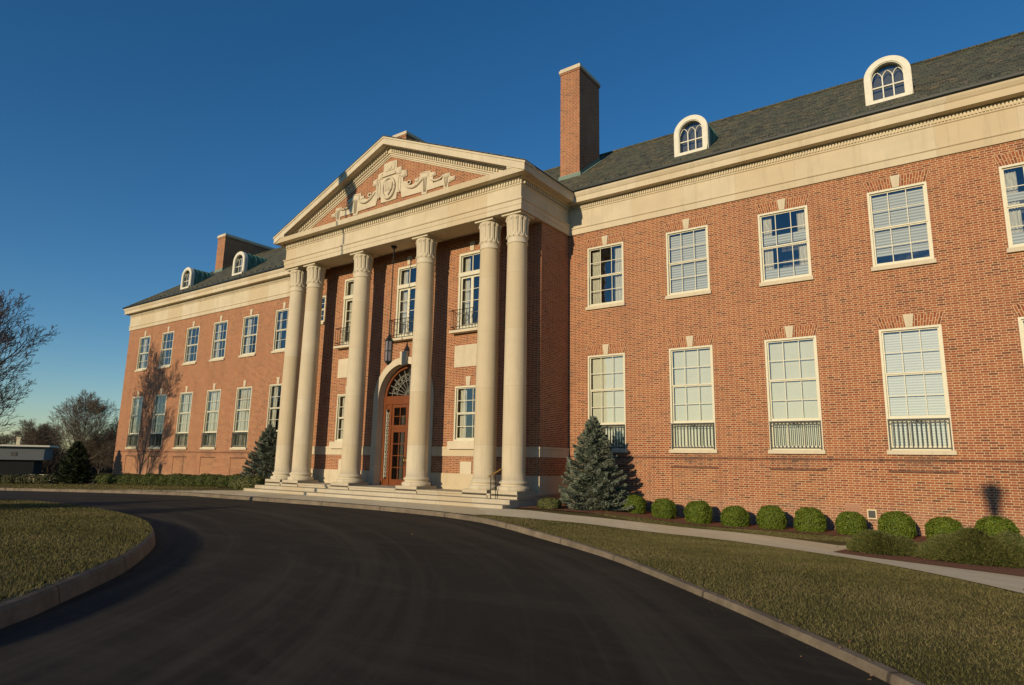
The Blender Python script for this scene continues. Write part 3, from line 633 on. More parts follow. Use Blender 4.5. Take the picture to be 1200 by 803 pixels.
# spandrels of the arch (brick) and stone arch ring
N_=24
for s1 in (-1,1):
    pass
b=MB(); arc=[(DW*math.cos(math.pi*k/N_),SPR+DW*math.sin(math.pi*k/N_)) for k in range(N_+1)]; top=SPR+DW+.02
for k in range(N_):
    (xa,za),(xb,zb)=arc[k],arc[k+1]; b.add([(xa,BY+.001,za),(xb,BY+.001,zb),(xb,BY+.001,top),(xa,BY+.001,top)],[(0,3,2,1)])
    b.add([(xa,BY,za),(xb,BY,zb),(xb,BY+.38,zb),(xa,BY+.38,za)],[(0,1,2,3)])
b.build('arch_spandrel',M['brick'],B,recalc=False)
door=empty('doorway',(0,0,0),parent=B)
b=MB(); RO=1.76; RI=DW-.003
ring=[]
for k in range(N_): 
    a0=math.pi*k/N_;a1=math.pi*(k+1)/N_
    P=[(RI*math.cos(a0),SPR+RI*math.sin(a0)),(RO*math.cos(a0),SPR+RO*math.sin(a0)),(RO*math.cos(a1),SPR+RO*math.sin(a1)),(RI*math.cos(a1),SPR+RI*math.sin(a1))]
    b.prism(P[::-1],BY-.05,BY+.37)
for s1 in (-1,1):
    xa,xb=sorted((s1*RI,s1*RO)); b.box(xa,xb,BY-.05,BY+.37,FL,SPR)
    xa,xb=sorted((s1*(RI-.01),s1*(RO+.05))); b.box(xa,xb,BY-.09,BY+.3,FL+.001,FL+.28)
b.prism([(-.14,SPR+RI-.06),(.14,SPR+RI-.06),(.22,SPR+RO+.22),(-.22,SPR+RO+.22)],BY-.12,BY)
b.build('stone_arch',M['stone'],door)
DY=BY+.34
b=MB() # wooden frame
for s1 in (-1,1):
    for xa,xb in ((1.33,1.47),(.96,1.10)): u0,u1=sorted((s1*xa,s1*xb)); b.box(u0,u1,DY-.03,DY+.1,FL,SPR-.22)
    u0,u1=sorted((s1*1.10,s1*1.33)); b.box(u0,u1,DY,DY+.08,FL,FL+.28); b.box(u0,u1,DY,DY+.08,SPR-.42,SPR-.22)
b.box(-DW,DW,DY-.05,DY+.1,SPR-.22,SPR+.14); b.box(-.96,.96,DY,DY+.08,SPR-.36,SPR-.22)
b.box(-.96,.96,DY-.02,DY+.08,2.92-.12,2.92+.02)
for k in range(N_):
    a0=math.pi*k/N_;a1=math.pi*(k+1)/N_; r1=DW; r0=DW-.15
    P=[(r0*math.cos(a0),SPR+r0*math.sin(a0)),(r1*math.cos(a0),SPR+r1*math.sin(a0)),(r1*math.cos(a1),SPR+r1*math.sin(a1)),(r0*math.cos(a1),SPR+r0*math.sin(a1))]
    b.prism(P[::-1],DY-.04,DY+.1)
b.build('door_frame',M['wood'],door)
for s1 in (-1,1):
    b=MB(); u0,u1=sorted((s1*.005,s1*.955)); z0,z1=FL+.01,2.80
    b.box(u0,u0+.13,DY,DY+.06,z0,z1); b.box(u1-.13,u1,DY,DY+.06,z0,z1); b.box(u0+.13,u1-.13,DY,DY+.06,z0,z0+.26); b.box(u0+.13,u1-.13,DY,DY+.06,z1-.16,z1)
    mx_=(u0+u1)/2; b.box(mx_-.02,mx_+.02,DY+.01,DY+.05,z0+.26,z1-.16)
    for k in range(1,4): zz=z0+.26+(z1-.16-z0-.26)*k/4; b.box(u0+.13,u1-.13,DY+.012,DY+.048,zz-.015,zz+.015)
    b.build('door_leaf',M['wood'],door)
    b=MB(); b.tube([(s1*.07,DY-.05,FL+.9),(s1*.07,DY-.05,FL+1.2)],.014,6); b.box(s1*.07-.02,s1*.07+.02,DY-.05,DY,FL+.88,FL+.92); b.box(s1*.07-.02,s1*.07+.02,DY-.05,DY,FL+1.18,FL+1.22); b.build('door_handle',M['brass'],door)
    b=MB(); z0,z1=2.94,SPR-.36; b.box(u0,u0+.12,DY,DY+.06,z0,z1); b.box(u1-.12,u1,DY,DY+.06,z0,z1); b.box(mx_-.018,mx_+.018,DY+.01,DY+.05,z0,z1); b.box(u0+.12,u1-.12,DY+.01,DY+.05,(z0+z1)/2-.015,(z0+z1)/2+.015); b.build('overdoor_panel',M['wood'],door)
    # iron tracery in the sidelight: lozenge chain
    b=MB(); cx=s1*1.215; z=FL+.34
    for k in range(9):
        zc=z+k*.31+.14
        b.tube([(cx+.10*math.cos(R(a)),DY+.02,zc+.13*math.sin(R(a))) for a in range(0,361,30)],.009,4)
        b.tube([(cx-.09,DY+.02,zc-.15),(cx+.09,DY+.02,zc+.15)],.007,4); b.tube([(cx+.09,DY+.02,zc-.15),(cx-.09,DY+.02,zc+.15)],.007,4)
    for xx in (-.1,.1): b.box(cx+xx-.008,cx+xx+.008,DY+.012,DY+.03,FL+.28,SPR-.42)
    b.build('sidelight_tracery',M['white'],door)
b=MB(); b.add([(-1.4,DY+.05,FL),(1.4,DY+.05,FL),(1.4,DY+.05,SPR),(-1.4,DY+.05,SPR)],[(0,1,2,3)]); rr=DW-.1
b.add([(rr*math.cos(math.pi*k/N_),DY+.05,SPR+rr*math.sin(math.pi*k/N_)) for k in range(N_+1)],[tuple(range(N_+1))]); b.build('door_glass',M['glass'],door,recalc=False)
b=MB(); b.box(-1.47,1.47,DY+.9,DY+1,FL,SPR+1.5); b.build('vestibule',M['room'],door)
b=MB(); zc=SPR+.14
for k in range(11):
    a=math.pi*(k+.5)/11; b.tube([(.22*math.cos(a),DY+.02,zc+.2*math.sin(a)),(1.24*math.cos(a),DY+.02,zc+1.13*math.sin(a))],[.009,.014],5)
for r_ in (.22,.72,1.02):
    b.tube([(r_*math.cos(math.pi*k/20),DY+.02,zc+r_*.92*math.sin(math.pi*k/20)) for k in range(21)],.013,5)
for k in range(10):
    a=math.pi*(k+1)/11; el(.88*math.cos(a),zc+.81*math.sin(a),.09,.09,DY+.02,.01,n=10)
b.build('fanlight_tracery',simple('aged_lead',(.30,.29,.24),.5),door)
# belt, base and panels of the portico wall
for s1 in (-1,1):
    def sb(x0,x1,*r_): u0,u1=sorted((s1*x0,s1*x1)); b.box(u0,u1,*r_)
    b=MB(); sb(RO,BX+.03,BY-.035,BY,1.66,1.95); sb(RO,BX+.05,BY-.055,BY,1.95,2.02); sb(BX,BX+.03,BY,0,1.66,1.95); sb(BX,BX+.05,BY,0,1.95,2.02); b.build('belt_course',M['frieze'],B)
    b=MB(); sb(RO,BX+.04,BY-.045,BY,FL,1.0); sb(RO,BX+.04,BY-.09,BY-.045,FL,FL+.16); sb(BX,BX+.04,BY,0,FL-.2,1.0); b.build('base_course',M['frieze'],B)
for s1 in (-1,1):
    xc=s1*3.55
    b=MB(); b.box(xc-.75,xc+.75,BY-.03,BY,5.14,6.02); b.build('stone_panel',M['stone'],B)
    b=MB(); b.box(xc-.28,xc+.28,BY-.03,BY,1.0,1.46); b.build('stone_panel',M['stone'],B)
    o=window(xc,BY,2.24,4.38,.67,3,2,2,'curtain',sill=0,arch=False,rnd=.3)
    b=MB(); b.box(-.85,.85,-.16,.03,-.31,0); b.build('window_box',M['stone'],o)
window(-5.95,BY,7.95,9.28,.37,2,2,2,'open',sill=.12,arch=False,key=False)
for xc in (-3.55,0,3.55):
    f=MB(); W=.67; H=3.22
    f.box(-W,-W+.09,-.02,.16,0,H); f.box(W-.09,W,-.02,.16,0,H); f.box(-W+.09,W-.09,-.02,.16,H-.09,H); f.box(-W+.09,W-.09,-.02,.16,0,.06); f.box(-W-.0,W+.0,-.04,-.02,2.24,2.40); f.box(-W+.09,W-.09,-.02,.14,2.24,2.40)
    o=f.build('french_window',M['cream'],B,(xc,BY,6.63))
    s=MB()
    for a,c in ((-.58,0),(0,.58)):
        s.box(a,a+.07,.05,.09,.06,2.24); s.box(c-.07,c,.05,.09,.06,2.24); s.box(a+.07,c-.07,.05,.09,.06,.24); s.box(a+.07,c-.07,.05,.09,2.16,2.24)
        for k in range(1,4): zz=.24+1.92*k/4; s.box(a+.07,c-.07,.055,.085,zz-.012,zz+.012)
        m2=(a+c)/2; 
    for x in (-.58,-.02,.54): s.box(x,x+.04,.05,.09,2.40,H-.09)
    s.box(-.54,.54,.05,.09,2.40,2.44); s.box(-.54,.54,.05,.09,H-.13,H-.09)
    s.build('sash',M['cream'],o)
    g=MB(); g.add([(-.6,.07,.05),(.6,.07,.05),(.6,.07,H-.08),(-.6,.07,H-.08)],[(0,1,2,3)]); g.build('glass_pane',M['glass'],o,recalc=False)
    for nm,bb,m in drape('curtain',W,H,.4): bb.build(nm,m,o,recalc=False)
    b=MB(); b.box(-.85,.85,-.30,.03,-.13,-.02); b.build('balcony_slab',M['stone'],o,bevel=.01)
    link('keystone',cached('key',keystone_mb,'keystone',M['stone']),o,(0,0,H+.05))
    b=MB(); W2=.8
    for z in (.0,.12,.80): b.tube([(-W2,0,z),(-W2,-.26,z),(W2,-.26,z),(W2,0,z)],.014,5)
    for k in range(11): x=-W2+.16*k; b.tube([(x,-.26,0),(x,-.26,.8)],.010,4)
    for s1 in (-1,1): b.tube([(s1*W2,-.13,0),(s1*W2,-.13,.8)],.010,4)
    for x in (-.4,0,.4): b.tube([(x+.1*math.cos(R(a)),-.265,.45+.16*math.sin(R(a))) for a in range(0,361,30)],.010,4)
    b.build('balcony_rail',M['iron'],o)
# --- columns
PLX=[-6.47,-5.2,-1.9,1.9,5.2,6.47]; CY=-2.95
def column_parts():
    sh=MB(); pr=[(.415,.86)]
    for k in range(25):
        t=k/24; z=.86+t*(9.35-.86); r=.408-.046*(t**1.7); pr.append((r,z))
    sh.lathe(pr,n=40)
    bs=MB(); bs.box(-.55,.55,-.55,.55,.24,.52)
    prof=[(.54,.52),(.555,.56),(.555,.62),(.53,.655),(.46,.665),(.445,.70),(.455,.735),(.48,.745),(.50,.775),(.48,.81),(.44,.825),(.43,.86)]
    ba=MB(); ba.lathe(prof,n=40)
    def mod(a,r,z):
        t=(z-9.62)/(10.30-9.62)
        if t<0 or t>1: return r
        n=14; ph=(a*n/(2*math.pi)+(.5 if z<9.7 else 0))%1; leaf=1-abs(2*ph-1)
        return r+.022*min(1,leaf*2.2)-.035*(leaf<.16)
    ca=MB(); cp=[(.36,9.30),(.388,9.31),(.396,9.34),(.388,9.37),(.366,9.38),(.372,9.54),(.39,9.56),(.395,9.59),(.378,9.62)]
    for k in range(11):
        t=k/10; cp.append((.372+.03*t**2.5,9.64+.6*t))
    cp+=[(.42,10.27),(.425,10.32),(.41,10.35),(.39,10.36)]
    ca.lathe(cp,n=112,mod=mod)
    # drooping leaf tips, two rings
    for n,zz,r0,sz in ((14,10.24,.405,.042),(14,9.60,.385,.03)):
        for k in range(n):
            a=2*math.pi*(k+(.5 if zz>10 else 0))/n; dx,dy=math.cos(a),math.sin(a)
            ca.tube([(dx*(r0-.02),dy*(r0-.02),zz-sz*1.6),(dx*(r0+.012),dy*(r0+.012),zz-.01),(dx*(r0+.03),dy*(r0+.03),zz-.015),(dx*(r0+.035),dy*(r0+.035),zz-.06)],[sz*.5,sz*.75,sz*.6,sz*.2],6)
    ca.box(-.43,.43,-.43,.43,10.36,10.435)
    return [('column',sh,M['shaft'],0),('plinth',bs,M['step'],.01),('base',ba,M['stone'],0),('capital',ca,M['stone'],0)]
cp_=column_parts(); meshes=[(nm,b.mesh(nm,m,True)) for nm,b,m,_ in cp_]
for x in PLX:
    c=link('column',meshes[0][1],B,(x,CY,0))
    for nm,me in meshes[1:]: link(nm,me,c)
# --- steps and platform
st=empty('steps',(0,0,0),parent=B)
b=MB(); b.box(-6.98,6.98,-3.45,-.02,-.6,FL); b.box(-7.03,7.03,-3.5,-.02,FL-.06,FL+.004); b.build('platform',M['step'],st)
for k,(xx,yy,zz) in enumerate(((7.06,-3.98,.26),(7.14,-4.47,.12))):
    b=MB(); b.box(-xx,xx,yy,-3.45 if k==0 else -3.98,-.4,zz); b.build('step',M['step'],st,bevel=.012)
# --- chimneys
def chimney(x0,x1,y0,y1,z0,z1):
    b=MB(); b.box(x0,x1,y0,y1,z0,z1-.22); b.box(x0-.035,x1+.035,y0-.035,y1+.035,z1-.30,z1-.23); c=b.build('chimney',M['brick'],B)
    b=MB(); b.box(x0-.06,x1+.06,y0-.06,y1+.06,z1-.22,z1-.08); b.box(x0-.02,x1+.02,y0-.02,y1+.02,z1-.08,z1); b.build('chimney_cap',M['stone'],c,bevel=.01)
    b=MB(); zr=lambda y:12.09+.763*(y+.47)
    b.prism([(x0-.06,zr(y0)-.05),(x1+.06,zr(y0)-.05),(x1+.06,zr(y0)+.16),(x0-.06,zr(y0)+.16)],y0-.03,y0)
    vs=[]
    for s1,x in ((-1,x0-.02),(1,x1+.02)):
        b.add([(x,y0,zr(y0)-.1),(x,y1,zr(min(y1,5.4))-.1),(x,y1,zr(min(y1,5.4))+.2),(x,y0,zr(y0)+.2)],[(0,1,2,3)])
        b.add([(x,y0,zr(y0)+.02),(x,min(y1,5.4),zr(min(y1,5.4))+.02),(x+s1*.14,min(y1,5.4),zr(min(y1,5.4))+.02),(x+s1*.14,y0,zr(y0)+.02)],[(0,1,2,3)])
    b.build('flashing',M['flash'],c,recalc=False)
chimney(5.1,6.12,2.25,4.15,13,19.72); chimney(-6.12,-5.05,2.25,4.15,13,19.72); chimney(-25.7,-24.7,3.3,7.5,13.5,17.87); chimney(24.7,25.7,3.3,7.5,13.5,17.87)
# --- dormers
def dormer(xc):
    y0=.78; zb=12.93; w_=.66; zs=zb+.98
    def arch(r,zc,z0,n=20): return [(-r,z0),(r,z0)]+[(r*math.cos(math.pi*k/n),zc+r*math.sin(math.pi*k/n)) for k in range(n+1)]
    ou=arch(w_,zs,zb)[:2]+arch(w_,zs,zb)[2:]
    ri=.44; inn=[(-ri,zb+.2),(ri,zb+.2)]+[(ri*math.cos(math.pi*k/20),zs+ri*math.sin(math.pi*k/20)) for k in range(21)]
    b=MB()
    # face ring between outer and inner outline, made of matching points
    def fr(P,y): return [(x,y,z) for x,z in P]
    n=len(ou)
    for ya,yb,A,I in ((0,.22,ou,inn),(-.03,0,[(x*.97,z if i<2 else zs+(z-zs)*.97) for i,(x,z) in enumerate(ou)],[(x*1.06,z if i<2 else zs+(z-zs)*1.06) for i,(x,z) in enumerate(inn)])):
        vs=fr(A,ya)+fr(I,ya)+fr(A,yb)+fr(I,yb)
        fs=[]
        for i in range(n):
            j=(i+1)%n; fs+=[(i,j,n+j,n+i),(2*n+i,3*n+i,3*n+j,2*n+j),(i,2*n+i,2*n+j,j),(n+i,n+j,3*n+j,3*n+i)]
        b.add(vs,fs)
    b.box(-w_-.02,w_+.02,-.06,.05,zb-.07,zb+.02)
    o=b.build('dormer',M['white'],B,(xc,y0,0))
    t=MB(); yb=.12
    for x in (-ri/3,ri/3): t.box(x-.018,x+.018,yb-.015,yb+.015,zb+.2,zs+.05)
    t.box(-ri,ri,yb-.017,yb+.017,zb+.2+.46,zb+.2+.50)
    t.box(-ri,ri,yb-.03,yb+.02,zb+.2,zb+.25)
    for c0 in (-2/3*ri,0,2/3*ri):
        for s1 in (-1,1):
            R_=ri*.72; cx=c0-s1*ri/3+s1*R_  # centre of arc that springs from the muntin
            pts=[]
            for k in range(10):
                a=R(62*k/9); x=(c0-s1*ri/3)+s1*R_*(1-math.cos(a)); z=zs-.03+R_*math.sin(a)
                if x*x+(z-zs)**2<ri*ri*1.02 and (x-c0)*s1<=.01: pts.append((x,yb,z))
            if len(pts)>1: t.tube(pts,.016,5)
    t.build('sash',M['white'],o)
    g=MB(); g.add([(x,.14,z) for x,z in inn],[tuple(range(len(inn)))]); g.build('glass_pane',M['glass'],o,recalc=False)
    g=MB(); g.box(-.45,.45,.3,.34,zb+.05,zs+.5); g.build('dark_interior',M['room'],o)
    # barrel roof running back into the slope
    c=MB(); rr=w_-.02; N=18; front=[(rr*math.cos(math.pi*k/N),zs+rr*math.sin(math.pi*k/N)) for k in range(N+1)]
    front=[(rr,zb-.1)]+front+[(-rr,zb-.1)]
    vs=[(x,.2,z) for x,z in front]+[(x,(z-12.09)/.763-.47-y0+.1,z-.0) for x,z in front]; n=len(front)
    c.add(vs,[(i,i+1,n+i+1,n+i) for i in range(n-1)],True)
    for k in range(1,7):
        yy=.2+k*.33
        ring=[(x*1.012,yy,zs+(z-zs)*1.012) for x,z in front if (z-12.09)/.763-.47-y0>yy]
        ls=[q for q in ring if q[0]>0]; rs=[q for q in ring if q[0]<=0]
        full=ring if len(ring)==n else ring
        if len(full)>2: c.tube(full,.014,4)
    c.build('dormer_roof',M['copper'],o,recalc=False)
for x in (11.77,18.26,24.74,-11.77,-18.26,-24.74): dormer(x)
# vents and plaque at the right wing's foot
b=MB(); b.box(16.84,17.02,-.02,.01,.10,.30); v=b.build('wall_vent',M['iron'],B)
b=MB(); b.box(16.81,16.84,-.03,.01,.07,.33); b.box(17.02,17.05,-.03,.01,.07,.33); b.box(16.84,17.02,-.03,.01,.30,.33); b.box(16.84,17.02,-.03,.01,.07,.10); b.build('vent_frame',M['concrete'],v)
b=MB(); b.box(16.25,16.66,-.012,.01,.10,.46); b.build('patched_masonry',simple('patched_mortar',(.36,.19,.12),.9),B)
# ---------------------------------------------------------------- hanging lantern, hand rail
L=empty('hanging_lantern',(0.05,-3.0,5.33)); tag(L,'tall black hexagonal lantern hanging on a chain between the middle columns above the door','lantern')
b=MB(); b.lathe([(.02,-.02),(.05,.02),(.09,.05),(.15,.12),(.155,.15)],n=6,smooth=False); b.lathe([(.17,.98),(.175,1.0),(.12,1.1),(.06,1.2),(.03,1.3),(.02,1.38)],n=6,smooth=False); b.lathe([(.165,.55),(.165,.58)],n=6,smooth=False)
for k in range(6):
    a=math.pi*k/3; b.tube([(.15*math.cos(a),.15*math.sin(a),.14),(.165*math.cos(a),.165*math.sin(a),.99)],.012,4); b.tube([(.165*math.cos(a),.165*math.sin(a),.99),(.20*math.cos(a),.20*math.sin(a),1.06)],.012,4)
b.build('lantern_cage',M['iron'],L)
b=MB(); b.lathe([(.135,.15),(.15,.98)],n=6,smooth=False); b.build('lantern_glass',simple('smoky_glass',(.20,.17,.17),.15,spec=.6),L)
b=MB(); z=1.36; k=0
while z<5.05:
    b.tube([(.026*math.cos(a)*(k%2==0),.026*math.cos(a)*(k%2==1),z+.045+.055*math.sin(a)) for a in [2*math.pi*i/8 for i in range(9)]],.013,4); z+=.085; k+=1
b.lathe([(.03,4.95),(.12,5.06),(.13,5.10)],n=12); b.build('chain',M['iron'],L)
L=empty('handrail',(6.2,-3.85,.12)); tag(L,'black iron handrail with brass top on the steps before the right column pair','handrail')
b=MB()
for x in (0,):
    b.tube([(x,-.02,0),(x,-.02,.88)],.016,6); b.tube([(x,.25,.14),(x,.25,1.0)],.012,6); b.tube([(x,.68,.28),(x,.72,1.16)],.016,6); b.tube([(x,-.02,.42),(x,.7,.72)],.011,5)
b.build('posts',M['iron'],L)
b=MB(); b.tube([(0,-.16,.86),(0,-.05,.90),(0,.75,1.19),(0,.84,1.19)],.022,8); b.build('top_rail',M['brass'],L)
# ---------------------------------------------------------------- shrubs
def shrub_mesh(seed,rx,ry,rz,n,mat,leaf=.022,flat=.0):
    r=np.random.default_rng(seed); th=r.uniform(0,2*np.pi,n); u=r.uniform(-.75,1,n); s=np.sqrt(1-u*u)
    D=np.stack([s*np.cos(th),s*np.sin(th),u],1)
    lump=np.array([noise.noise(Vector(d)*2.6+Vector((seed*3.1,0,0))) for d in D]); fine=np.array([noise.noise(Vector(d)*8+Vector((seed,5,0))) for d in D])
    rad=1+.10*lump+.06*fine-r.random(n)**2*.22
    pw=np.abs(D)**.86*np.sign(D); P=pw*rad[:,None]*np.array([rx,ry,rz]); P[:,2]+=rz*.62
    ok=P[:,2]>0; P=P[ok];D=D[ok]; n=len(P)
    nr=D+r.normal(0,.55,(n,3)); nr/=np.linalg.norm(nr,axis=1)[:,None]; t=np.cross(nr,r.normal(0,1,(n,3))); t/=np.linalg.norm(t,axis=1)[:,None]; v=np.cross(nr,t)
    s_=(leaf*r.uniform(.6,1.3,n))[:,None]
    o=cards('foliage',P,t*s_*.6,v*s_,mat); me=o.data; bpy.data.objects.remove(o); return me
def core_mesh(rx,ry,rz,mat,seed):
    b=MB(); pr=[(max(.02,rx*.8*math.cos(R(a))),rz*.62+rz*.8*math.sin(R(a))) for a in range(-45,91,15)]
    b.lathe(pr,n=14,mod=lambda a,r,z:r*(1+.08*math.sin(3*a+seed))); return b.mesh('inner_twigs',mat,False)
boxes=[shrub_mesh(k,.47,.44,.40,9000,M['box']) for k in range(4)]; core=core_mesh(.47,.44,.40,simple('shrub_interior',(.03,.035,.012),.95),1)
ordw=['first','second','third','fourth','fifth','sixth','seventh','eighth','ninth','tenth','eleventh']
bx=[10.06,11.11,12.24,13.37,14.43,15.48,16.52,17.61,18.67,19.75,20.85]
for i,x in enumerate(bx):
    o=bpy.data.objects.new('boxwood_shrub',boxes[i%4]); C.objects.link(o); o.location=(x,-1.02,G(x,-1)+.0); o.rotation_euler=(0,0,i*1.3)
    s=.86*(.95,.98,1.03,1.0,1.05,1.02,1.0,1.06,1.03,1.08,1.0)[i]; o.scale=(s,s,s*(1.1,1.12,1.2,1.08,1.14,1.18,1.12,1.16,1.05,1.14,1.1)[i])
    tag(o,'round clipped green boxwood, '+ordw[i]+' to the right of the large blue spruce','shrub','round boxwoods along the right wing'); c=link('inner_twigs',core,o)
hb=[shrub_mesh(20+k,.58,.5,.44,3500,M['boxfar'],.035) for k in range(3)]
hp=[(-10.6-i*1.07,-1.25) for i in range(18)]
for i,(x,y) in enumerate(hp):
    o=bpy.data.objects.new('hedge_shrub',hb[i%3]); C.objects.link(o); o.location=(x,y,G(x,y)-.02); o.rotation_euler=(0,0,i*1.1); o.scale=(1,1,.93+.1*((i*7)%3)/2)
    tag(o,'low clipped shrub in the row along the foot of the left wing','shrub','clipped shrubs along the left wing')
fb=[shrub_mesh(40+k,.85,.7,.42,3500,leafmat('rough_hedge_leaves%d'%k,[(0,(.03,.04,.012)),(.6,(.06,.065,.02)),(1,(.12,.085,.04))]),.045) for k in range(2)]
for i in range(9):
    x=-30.3-i*1.25; y=-2.8-i*.62; o=bpy.data.objects.new('rough_shrub',fb[i%2]); C.objects.link(o); o.location=(x,y,G(x,y)-.05); o.rotation_euler=(0,0,i*2.1)
    tag(o,'loose brownish shrub in the low row beyond the far end of the building','shrub','loose shrubs beyond the far end')
# two small shrubs by the steps
sm=shrub_mesh(61,.5,.42,.26,5000,M['juniper'],.03)
for (x,y,s,lb) in ((8.0,-3.05,.8,'low green shrub beside the right end of the portico steps'),(-8.3,-3.3,1.5,'low dark green shrub beside the left end of the portico steps'),(-9.6,-3.0,1.2,'low dark green shrub under the left blue spruce')):
    o=bpy.data.objects.new('low_shrub',sm); C.objects.link(o); o.location=(x,y,G(x,y)); o.scale=(s,s,s); tag(o,lb,'shrub')
# junipers: arching sprays
def juniper(seed,rx,ry,h,n):
    r=np.random.default_rng(seed); a=r.uniform(0,2*np.pi,n); q=np.sqrt(r.random(n)); x=q*np.cos(a)*rx; y=q*np.sin(a)*ry
    lump=np.array([noise.noise(Vector((xx*2.3,yy*2.3,seed))) for xx,yy in zip(x,y)])
    top=h*(1-.75*q**3)*(1+.45*lump); z=top*(1-r.random(n)**3*.6)
    P=np.stack([x,y,np.maximum(z,.02)],1); out=np.stack([np.cos(a),np.sin(a),.35+r.normal(0,.25,n)],1)+r.normal(0,.35,(n,3)); out/=np.linalg.norm(out,axis=1)[:,None]
    side=np.cross(out,r.normal(0,1,(n,3))); side/=np.linalg.norm(side,axis=1)[:,None]
    o=cards('spreading_juniper',P,side*.014,out*.085,M['juniper']); return o
def jun(seed,loc,rx,ry,h,n,lb):
    o=juniper(seed,rx,ry,h,n); o.location=(loc[0],loc[1],G(*loc)); tag(o,lb,'shrub'); b=MB()
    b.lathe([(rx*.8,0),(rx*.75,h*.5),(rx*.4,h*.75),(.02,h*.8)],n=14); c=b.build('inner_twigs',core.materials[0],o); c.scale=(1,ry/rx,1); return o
jun(1,(17.75,-5.15),.66,.55,.40,26000,'low spreading dark juniper on the left in front of the boxwoods by the walk')
jun(2,(19.45,-5.45),1.05,.85,.52,52000,'wide spreading dark juniper on mulch, nearest the right edge of the photo')
# conifers
def conifer(name,seed,loc,H,Rad,mat,n,label,needle=.05,pw=.72):
    root=empty(name,loc); tag(root,label,'tree'); r=np.random.default_rng(seed)
    b=MB(); b.tube([(0,0,-.1),(0,0,H*.5),(0,0,H*.97)],[.07,.04,.008],7); b.build('trunk',M['bark'],root)
    nb=int(H*44); Ps=[];Us=[];Vs=[]
    for k in range(nb):
        t=(k+.5)/nb; z=H*(.02+.96*t); rr=Rad*(1-t)**pw*r.uniform(.80,1.08)+.05; a=k*2.399+r.uniform(-.3,.3); up=.15+.45*t
        d=np.array([math.cos(a),math.sin(a),0]); m=max(8,int(n*rr/(nb*Rad*.52)))
        s=r.random(m)**.6; lat=r.uniform(-1,1,m)*(1-s*.75)*rr*.42
        sd=np.array([-math.sin(a),math.cos(a),0]); zz=z+rr*(-.28*s+.30*s**2.4+ up*.25*s)+r.normal(0,.028,m)
        P=d[None]*(rr*s)[:,None]+sd[None]*lat[:,None]; P[:,2]=zz
        o_=d[None]*.8+sd[None]*(np.sign(lat)*.7)[:,None]+r.normal(0,.35,(m,3)); o_[:,2]+=.25; o_/=np.linalg.norm(o_,axis=1)[:,None]
        q=np.cross(o_,r.normal(0,1,(m,3))); q/=np.linalg.norm(q,axis=1)[:,None]
        Ps.append(P);Us.append(q*needle*.2);Vs.append(o_*needle*r.uniform(.7,1.2,(m,1)))
    P=np.concatenate(Ps); P[:,2]=np.maximum(P[:,2],.02)
    cards('foliage',P,np.concatenate(Us),np.concatenate(Vs),mat,root); return root
conifer('blue_spruce',5,(8.85,-1.62,G(8.85,-1.6)),3.12,1.30,M['spruce'],70000,'large blue spruce to the right of the portico, its shadow on the brick wall',.055)
conifer('blue_spruce',6,(-9.55,-1.75,G(-9.55,-1.7)),3.2,1.4,M['spruce'],50000,'blue spruce to the left of the portico steps, partly behind the columns',.06)
conifer('dark_conifer',9,(-29.9,-2.6,G(-29.9,-2.6)),2.9,1.35,M['darkneedle'],16000,'dark green conical conifer beyond the far left corner of the building',.10,.7)
# ---------------------------------------------------------------- bare trees
def bare_tree(seed,H,spread,r0,levels=5,minr=.008,sides=5,trunk=.28,up=.35,dens=1.):
    r=random.Random(seed); b=MB(); tb=MB()
    def grow(p,d,ln,rad,lv,mb):
        n=6 if lv<2 else 4; pts=[p.copy()]; q=p.copy(); dd=d.copy()
        for k in range(n):
            dd=(dd+Vector((r.gauss(0,.055),r.gauss(0,.055),r.gauss(0,.03)+up*.09))).normalized(); q=q+dd*(ln/n); pts.append(q.copy())
        rads=[max(minr,rad*(1-.6*i/n)) for i in range(n+1)]
        mb.tube(pts,rads,sides if lv<2 else (4 if lv<3 else 3),True)
        if lv>=levels: return
        nc=[int(13*dens),int(9*dens),int(6*dens),int(4*dens),3,3][lv]
        for c in range(nc):
            t=(c+r.random())/nc; t=(trunk if lv==0 else .18)+(1-(trunk if lv==0 else .18))*t; i=min(n-1,int(t*n)); pp=pts[i].lerp(pts[i+1],t*n-i)
            ax=dd.orthogonal().normalized(); ax=Matrix.Rotation(c*2.4+r.uniform(-.5,.5),3,dd)@ax; ang=R(r.uniform(26,46))
            nd=(dd*math.cos(ang)+ax*math.sin(ang)*spread).normalized()
            grow(pp,nd,ln*r.uniform(.50,.68)*(1.12-.55*t),max(minr,rads[i]*.5),lv+1,b)
    grow(Vector((0,0,-.2)),Vector((0,0,1)),H*.9,r0,0,tb)
    return tb,b
def tree(name,seed,loc,H,spread,r0,mat,label,group=None,**k):
    root=empty(name,loc); tag(root,label,'tree',group); tb,b=bare_tree(seed,H,spread,r0,**k)
    tb.build('trunk',mat,root,recalc=False); b.build('branches',mat,root,recalc=False); return root
tree('bare_tree',3,(-26.9,-10.4,G(-26.7,-10)),9.4,.84,.16,M['bark'],'tall leafless tree at the left edge of the photo, reaching highest against the sky',levels=5,dens=1.0,up=.36,minr=.0095,trunk=.06)
protos=[tree('woodland_tree',s,(0,0,0),12,1.1,.16,M['farbark'],'leafless grey brown tree in the distant woodland behind the white shed','trees of the distant woodland',levels=4,minr=.017,sides=4,trunk=.12,dens=1.3) for s in (21,22,23,24)]
CX,CY_=19.63,-21.41
def polar(px,depth):
    t=(px-600)/757; F=Vector((-math.sin(_y),math.cos(_y),0)); Rr=Vector((math.cos(_y),math.sin(_y),0)); p=Vector((CX,CY_,0))+(F+Rr*t*1.0)*depth; return p.x,p.y
rr=random.Random(5)
